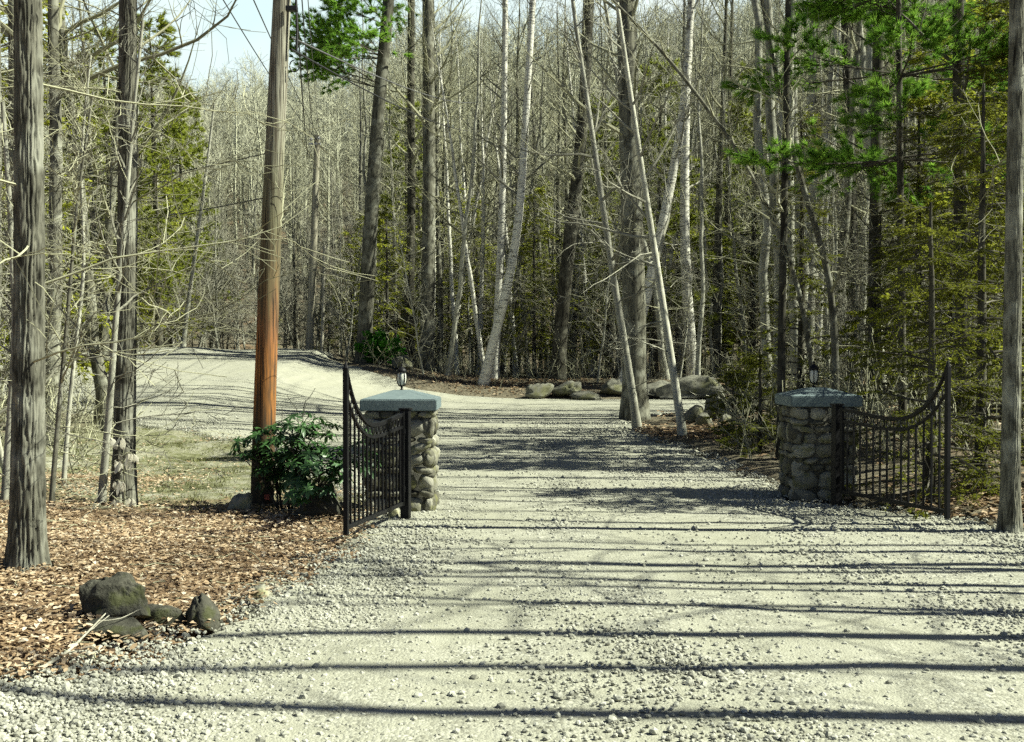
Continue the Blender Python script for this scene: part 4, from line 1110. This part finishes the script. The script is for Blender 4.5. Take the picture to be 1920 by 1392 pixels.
# ------------------------------------------------------------------ utility poles and lines
def upole(name, label, pts, d, r0, r1, mat, extra=None, sides=24):
    base, P, R = pix_trunk(pts, d, r0, r1, flare=1.0, npt=14)
    base[2] = H(base[0], base[1])
    t = thing(name, label, "utility pole", base)
    b = Buf(); b.add(*tubes(P, R, sides)); obj("shaft", b.mesh("shaft", mat), t)
    return t, base, P[0]
# main pole goes on well above the picture
t, pb, pp = upole("utility_pole", "weathered utility pole with rusty orange lower half behind the rhododendron", [(490, 958), (498, 700), (512, 350), (529, 0), (570, -830)], 11.4, 22, 12, M['pole'])
def local(px, py, d): return at(px, py, d) - pb
b = Buf(); P = np.array([local(553 + dx, y, 11.35) for dx, y in ((-3, -260), (-2, -80), (2, 0), (4, 60), (3, 95))]); b.add(*tubes(P, np.full(5, 0.013), 6)); obj("conduit", b.mesh("conduit", M['cable']), t)
a = np.linspace(0, 1.75 * math.pi, 14)
b = Buf(); P = np.array([local(552 + 9 * math.cos(q + 1.6), 124 - 11 * math.sin(q + 1.6), 11.35) for q in a]); b.add(*tubes(P, np.full(14, 0.006), 6)); obj("cable_loop", b.mesh("cable_loop", M['cable']), t)
b = Buf(); q = local(520, 12, 11.2); box(b, q + np.array([0.13, 0.08, 0]), (0.12, 0.07, 0.05), bev=0.008); obj("bracket", b.mesh("bracket", M['cable'], smooth=False), t)
b = Buf(); q = local(501, 932, 11.28); box(b, q + np.array([0, -0.012, 0]), (0.05, 0.012, 0.06), bev=0.002); obj("tag_plate", b.mesh("tag_plate", M['tag'], smooth=False), t)
# distant service pole
t2, pb2, pp2 = upole("utility_pole", "distant grey utility pole beyond the crest of the road", [(580, 665), (588, 480), (595, 262)], 47, 8, 5.5, M['polefar'], sides=14)
b = Buf(); q = at(590, 270, 46.8) - pb2; box(b, q, (0.5, 0.08, 0.08), bev=0.01); lathe(b, [(0.05, 0), (0.07, 0.06), (0.04, 0.12), (0, 0.15)], 10, at(584, 264, 46.8) - pb2); lathe(b, [(0.05, 0), (0.07, 0.06), (0.04, 0.12), (0, 0.15)], 10, at(598, 262, 46.8) - pb2); obj("crossarm", b.mesh("crossarm", M['porcelain'], smooth=False), t2)
upole("utility_pole", "short slim bleached pole beside the distant utility pole", [(603, 660), (606, 560), (608, 455)], 49, 3.6, 3.0, M['deadwood'], sides=10)
top2 = at(596, 264, 46.9)
def line(label, A, B, sag, rad, mat='cable', n=28, group=None):
    s = np.linspace(0, 1, n)[:, None]
    P = np.asarray(A) * (1 - s) + np.asarray(B) * s
    P[:, 2] -= sag * 4 * (s * (1 - s))[:, 0]
    b = Buf(); b.add(*tubes(P, np.full(n, rad), 5))
    tag(obj("power_line", b.mesh("power_line", M[mat])), label, "power line", group)
line("overhead line running far left of the pole top to the distant pole", top2, at(330, -150, 16), 0.25, 0.012)
line("overhead line passing just left of the pole top to the distant pole", top2 + np.array([0.15, 0, 0]), at(440, -80, 14), 0.15, 0.010)
line("thick cable hanging from the main pole to the distant pole, leftmost of three", at(549, -110, 11.4), top2 + np.array([-0.35, 0, -0.5]), 0.9, 0.012)
line("cable hanging from the main pole to the distant pole, middle of three", at(556, -140, 11.4), top2 + np.array([-0.1, 0, -0.1]), 0.55, 0.009)
line("thin cable hanging from the main pole to the distant pole, rightmost of three", at(566, -160, 11.4), top2 + np.array([0.1, 0, 0.1]), 0.4, 0.007, 'cable_lit')
line("upper wire crossing the sky from the main pole toward the tall pine", at(545, 70, 11.4), at(905, 190, 48), 0.3, 0.011, 'cable_lit')
line("lower wire crossing the sky from the main pole toward the tall pine", at(545, 92, 11.4), at(905, 245, 48), 0.3, 0.011)
line("slack wire running left from the main pole into the wood", at(492, 372, 11.4), at(60, 420, 24), 0.12, 0.007)
line("slack wire running left from the pole higher above the other slack wire", at(498, 288, 11.4), at(60, 350, 24), 0.12, 0.006)

# ------------------------------------------------------------------ rhododendron
def rhododendron():
    r = np.random.default_rng(8)
    X0, Y0 = -2.12, 10.75
    z0 = float(H(X0, Y0))
    t = thing("rhododendron", "glossy green rhododendron between the utility pole and the left gate", "shrub", (X0, Y0, z0))
    n0 = 9
    P0 = np.zeros((n0, 6, 3)); a = r.uniform(0, 6.283, n0)
    P0[:, 0] = np.stack([0.18 * np.cos(a), 0.12 * np.sin(a), np.full(n0, -0.02)], -1)
    d = unit(np.stack([0.34 * np.cos(a) * r.uniform(0.3, 1.4, n0), 0.35 * np.sin(a), np.ones(n0)], -1))
    L = r.uniform(0.65, 1.0, n0)
    for i in range(1, 6):
        d = unit(d + r.normal(0, 0.16, d.shape)); P0[:, i] = P0[:, i - 1] + d * (L / 5)[:, None]
    R0 = np.broadcast_to(np.linspace(0.014, 0.007, 6)[None], (n0, 6))
    P1, R1, _ = grow(r, P0, R0, 9, 0.25, 1.0, (25, 65), (lambda t_, q: q.uniform(0.14, 0.32, len(t_))), 5, 0.16, (0, 0, 0.08), 0.7, 0.004)
    P2, R2, _ = grow(r, P1, R1, 2, 0.4, 1.0, (25, 60), (lambda t_, q: q.uniform(0.08, 0.2, len(t_))), 4, 0.12, (0, 0, 0.08), 0.8, 0.003)
    b = Buf(); b.add(*tubes(P0, R0, 6)); b.add(*tubes(P1, R1, 5)); b.add(*tubes(P2, R2, 4)); obj("stems", b.mesh("stems", M['bark_dark']), t)
    tips = np.concatenate([P1[:, -1], P2[:, -1], P0[:, -1]]); dirs = np.concatenate([P1[:, -1] - P1[:, -2], P2[:, -1] - P2[:, -2], P0[:, -1] - P0[:, -2]])
    keep = (tips[:, 2] > 0.22) & (tips[:, 2] < 1.05); tips, dirs = tips[keep], unit(dirs[keep])
    b = Buf(); V = []; Q = []; A = []; n = 0
    prof = [(0.0, 0.10), (0.3, 0.8), (0.62, 1.0), (0.85, 0.7), (1.0, 0.05)]
    for tip, dr in zip(tips, dirs):
        up = unit(dr + np.array([0, 0, 0.9])); k = int(r.integers(7, 12)); ph = r.uniform(0, 6.283)
        u1 = unit(np.cross(up, np.array([1.0, 0.2, 0.1]))); u2 = np.cross(up, u1); tint = r.random()
        for j in range(k):
            aa = ph + j * 6.283 / k + r.normal(0, 0.15); out = u1 * math.cos(aa) + u2 * math.sin(aa)
            el_ = r.uniform(-0.25, 0.45); Lf = r.uniform(0.075, 0.125); hw = Lf * 0.15
            d0 = unit(out * math.cos(el_) + up * math.sin(el_)); sd = unit(np.cross(d0, up))
            for (s_, w_) in prof:
                c_ = tip + d0 * Lf * s_ - up * 0.35 * Lf * s_ ** 2
                V += [c_ - sd * hw * w_ + up * hw * w_ * 0.25, c_, c_ + sd * hw * w_ + up * hw * w_ * 0.25]; A += [tint * 0.7 + 0.3 * r.random()] * 3
            for q in range(4):
                o_ = n + q * 3
                Q += [[o_, o_ + 1, o_ + 4, o_ + 3], [o_ + 1, o_ + 2, o_ + 5, o_ + 4]]
            n += 15
    b.add(np.array(V), np.array(Q), a=np.array(A)); obj("leaves", b.mesh("leaves", M['rhodo'], smooth=True, attr=True), t)
rhododendron()

def small_evergreen(label, px, d, h, w, mat, seed, name="evergreen_shrub", n=1400, ls=0.09):
    r = np.random.default_rng(seed); X = gx(px, d)
    t = thing(name, label, "shrub", (X, d, float(H(X, d))))
    P0 = np.zeros((12, 5, 3)); d0 = unit(np.stack([r.normal(0, 0.5 * w / h, 12), r.normal(0, 0.5 * w / h, 12), np.ones(12)], -1))
    for i in range(1, 5): d0 = unit(d0 + r.normal(0, 0.1, d0.shape)); P0[:, i] = P0[:, i - 1] + d0 * h / 4 * r.uniform(0.7, 1.1, (12, 1))
    R0 = np.broadcast_to(np.linspace(0.02, 0.006, 5)[None], (12, 5))
    P1, R1, _ = grow(r, P0, R0, 8, 0.15, 1, (30, 65), (lambda t_, q: q.uniform(0.2, 0.5, len(t_)) * h), 4, 0.1, (0, 0, 0.03), 0.6, 0.004)
    b = Buf(); b.add(*tubes(P0, R0, 4)); b.add(*tubes(P1, R1, 3)); obj("stems", b.mesh("stems", M['twig_dark']), t)
    b = Buf(); needle_sprays(r, b, P1, R1, 8, ls, ls * 0.28, 0.05); obj("leaves", b.mesh("leaves", M[mat], smooth=False, attr=True), t)
small_evergreen("bright green low evergreen at the foot of the tall white pine", 715, 42.6, 1.1, 1.3, 'shrub_green', 3, ls=0.22)

# pale dry leaves on a beech seedling in front of the dark tree
def seedling():
    r = np.random.default_rng(21); X, Yd = gx(231, 11.0), 11.0
    t = thing("beech_seedling", "beech seedling with drooping pale dry leaves against the dark trunk", "seedling", (X, Yd, float(H(X, Yd))))
    P = np.array([[0.0, 0, 0], [0.01, 0, 0.25], [-0.01, 0, 0.5], [0.01, 0, 0.74]]); b = Buf(); b.add(*tubes(P, np.linspace(0.008, 0.003, 4), 6))
    br = []
    for z, n_ in ((0.72, 3), (0.55, 6), (0.48, 5), (0.28, 4), (0.10, 5)):
        for j in range(n_):
            a = r.uniform(0, 6.283); L = r.uniform(0.06, 0.14)
            br.append(np.array([[0, 0, z], [math.cos(a) * L * 0.6, math.sin(a) * L * 0.6, z + 0.03], [math.cos(a) * L, math.sin(a) * L, z + 0.02]]))
    br = np.array(br); b.add(*tubes(br, np.full(br.shape[:2], 0.003), 4)); obj("stem", b.mesh("stem", M['twig']), t)
    b = Buf(); V = []; Q = []; A = []; n = 0
    for q in br:
        p = q[-1]; Lf = r.uniform(0.10, 0.155); a = r.uniform(0, 6.283); dr = unit(np.array([math.cos(a) * 0.5, math.sin(a) * 0.5, -1.0])); sd = unit(np.cross(dr, np.array([math.sin(a), -1.0, 0.2]))); tn = r.random()
        for (s_, w_) in ((0, .05), (.3, .8), (.6, 1), (.85, .6), (1, .05)):
            c_ = p + dr * Lf * s_; V += [c_ - sd * Lf * 0.24 * w_, c_ + np.array([0, -0.006, 0]), c_ + sd * Lf * 0.24 * w_]; A += [tn] * 3
        for k in range(4):
            o_ = n + k * 3; Q += [[o_, o_ + 1, o_ + 4, o_ + 3], [o_ + 1, o_ + 2, o_ + 5, o_ + 4]]
        n += 15
    b.add(np.array(V), np.array(Q), a=np.array(A)); obj("leaves", b.mesh("leaves", M['beech_leaf'], attr=True), t)
seedling()

# fallen branches
def fallen(label, pts, rad, seed, mat='deadwood', z=0.03):
    r = np.random.default_rng(seed)
    w = []
    for px, py, up in pts:
        v = ray(px, py); d = CAM_Z / -v[2]
        p = np.array([0, 0, CAM_Z]) + v * d
        p[2] = float(H(p[0], p[1])) + z + up; w.append(p)
    P, R = path_trunk(w, rad, rad * 0.4, 12, 1.0)
    b = Buf(); b.add(*tubes(P, R, 7))
    P1, R1, _ = grow(r, P, R, 6, 0.2, 0.95, (25, 60), (lambda t, q: q.uniform(0.1, 0.35, len(t))), 5, 0.15, (0, 0, 0.01), 0.6, 0.003)
    P1[..., 2] = np.maximum(P1[..., 2], z)
    b.add(*tubes(P1, R1, 5))
    tag(obj("fallen_branch", b.mesh("fallen_branch", M[mat])), label, "branch")
fallen("bleached fallen branch below the big mossy rock at the gravel edge", [(60, 1285, 0), (120, 1258, 0.02), (160, 1228, 0.05), (198, 1203, 0.10)], 0.010, 3)
fallen("thin bare stick propped among leaves near the verge tree", [(150, 1000, 0), (185, 968, 0.03), (215, 950, 0.10)], 0.008, 4)
def bank_twigs():
    r = np.random.default_rng(31); n = 260
    y = r.uniform(5.2, 11.5, n); x = r.uniform(-5.2, -1.3, n); a, e = edges(y); k = x < a + 0.15; x, y = x[k], y[k]
    P = np.zeros((len(x), 4, 3)); P[:, 0] = np.stack([x, y, H(x, y) + 0.05], -1); th = r.uniform(0, 6.283, len(x)); L = r.uniform(0.08, 0.4, len(x))
    for i in range(1, 4):
        th = th + r.normal(0, 0.25, len(x)); P[:, i] = P[:, i - 1] + np.stack([np.cos(th), np.sin(th), r.normal(0, 0.12, len(x))], -1) * (L / 3)[:, None]
    b = Buf(); b.add(*tubes(P, np.broadcast_to(np.linspace(0.0045, 0.002, 4)[None], P.shape[:2]), 4))
    o = obj("twig_litter", b.mesh("twig_litter", M['twig'])); o["kind"] = "stuff"; o["label"] = "thin dead twigs lying among the fallen leaves"
bank_twigs()
fallen("dark stick lying under the rhododendron near the left gate", [(600, 930, 0.2), (625, 955, 0.1), (655, 985, 0.0)], 0.007, 5)

# ------------------------------------------------------------------ light
SUN_EL, SUN_AZ = math.radians(43), math.radians(-3)      # from the right, a touch behind the camera
sv = Vector((math.cos(SUN_EL) * math.cos(SUN_AZ), math.cos(SUN_EL) * math.sin(SUN_AZ), math.sin(SUN_EL)))
sl = bpy.data.lights.new("sun", 'SUN'); sl.energy = 5.0; sl.angle = math.radians(0.5); sl.color = (0.975, 1.0, 0.83)
so = bpy.data.objects.new("sun", sl); COL.objects.link(so); so.rotation_euler = sv.to_track_quat('Z', 'Y').to_euler(); so.location = (20, 0, 30)
wd = bpy.data.worlds.new("World"); SC.world = wd; wd.use_nodes = True
nt = wd.node_tree; nt.nodes.clear()
sky = nt.nodes.new("ShaderNodeTexSky"); sky.sky_type = 'NISHITA'; sky.sun_disc = False
sky.sun_elevation = SUN_EL; sky.sun_rotation = math.radians(95); sky.air_density = 0.35; sky.dust_density = 0.4; sky.ozone_density = 1.0
bg = nt.nodes.new("ShaderNodeBackground"); bg.inputs["Strength"].default_value = 0.05
wo = nt.nodes.new("ShaderNodeOutputWorld")
tc = nt.nodes.new("ShaderNodeTexCoord"); sep = nt.nodes.new("ShaderNodeSeparateXYZ"); nt.links.new(tc.outputs["Generated"], sep.inputs[0])
mr = nt.nodes.new("ShaderNodeMapRange"); mr.inputs[1].default_value = 0.33; mr.inputs[2].default_value = 0.5; mr.inputs[3].default_value = 0.95; mr.inputs[4].default_value = 0.0
nt.links.new(sep.outputs[2], mr.inputs[0])
cn = nt.nodes.new("ShaderNodeTexNoise"); cn.inputs["Scale"].default_value = 3.5; cn.inputs["Detail"].default_value = 5; nt.links.new(tc.outputs["Generated"], cn.inputs["Vector"])
cr = nt.nodes.new("ShaderNodeValToRGB"); cr.color_ramp.elements[0].position = 0.42; cr.color_ramp.elements[0].color = (6.8, 8.6, 8.6, 1); cr.color_ramp.elements[1].position = 0.6; cr.color_ramp.elements[1].color = (9.0, 9.8, 9.4, 1)   # thin bright haze low over the trees
nt.links.new(cn.outputs[0], cr.inputs[0])
mr2 = nt.nodes.new("ShaderNodeMapRange"); mr2.inputs[1].default_value = 0.3; mr2.inputs[2].default_value = 0.8; mr2.inputs[3].default_value = 0.1; mr2.inputs[4].default_value = 1.0
nt.links.new(sep.outputs[1], mr2.inputs[0])      # the bright haze bank lies ahead, over the hill
ml = nt.nodes.new("ShaderNodeMath"); ml.operation = 'MULTIPLY'; nt.links.new(mr.outputs[0], ml.inputs[0]); nt.links.new(mr2.outputs[0], ml.inputs[1])
mx = nt.nodes.new("ShaderNodeMix"); mx.data_type = 'RGBA'; nt.links.new(ml.outputs[0], mx.inputs[0]); nt.links.new(cr.outputs[0], mx.inputs[7])
nt.links.new(sky.outputs[0], mx.inputs[6]); nt.links.new(mx.outputs[2], bg.inputs[0]); nt.links.new(bg.outputs[0], wo.inputs[0])

SC.view_settings.view_transform = 'Standard'; SC.view_settings.look = 'None'
SC.view_settings.exposure = 1.28; SC.view_settings.gamma = 1.0
SC.render.engine = 'CYCLES'
cy = SC.cycles
cy.max_bounces = 4; cy.diffuse_bounces = 1; cy.glossy_bounces = 2; cy.transmission_bounces = 3; cy.transparent_max_bounces = 4
cy.caustics_reflective = False; cy.caustics_refractive = False
cy.use_adaptive_sampling = False
cy.use_denoising = False
cy.use_light_tree = False
cy.debug_use_spatial_splits = True
cy.sample_clamp_indirect = 4.0
SC.render.use_persistent_data = False
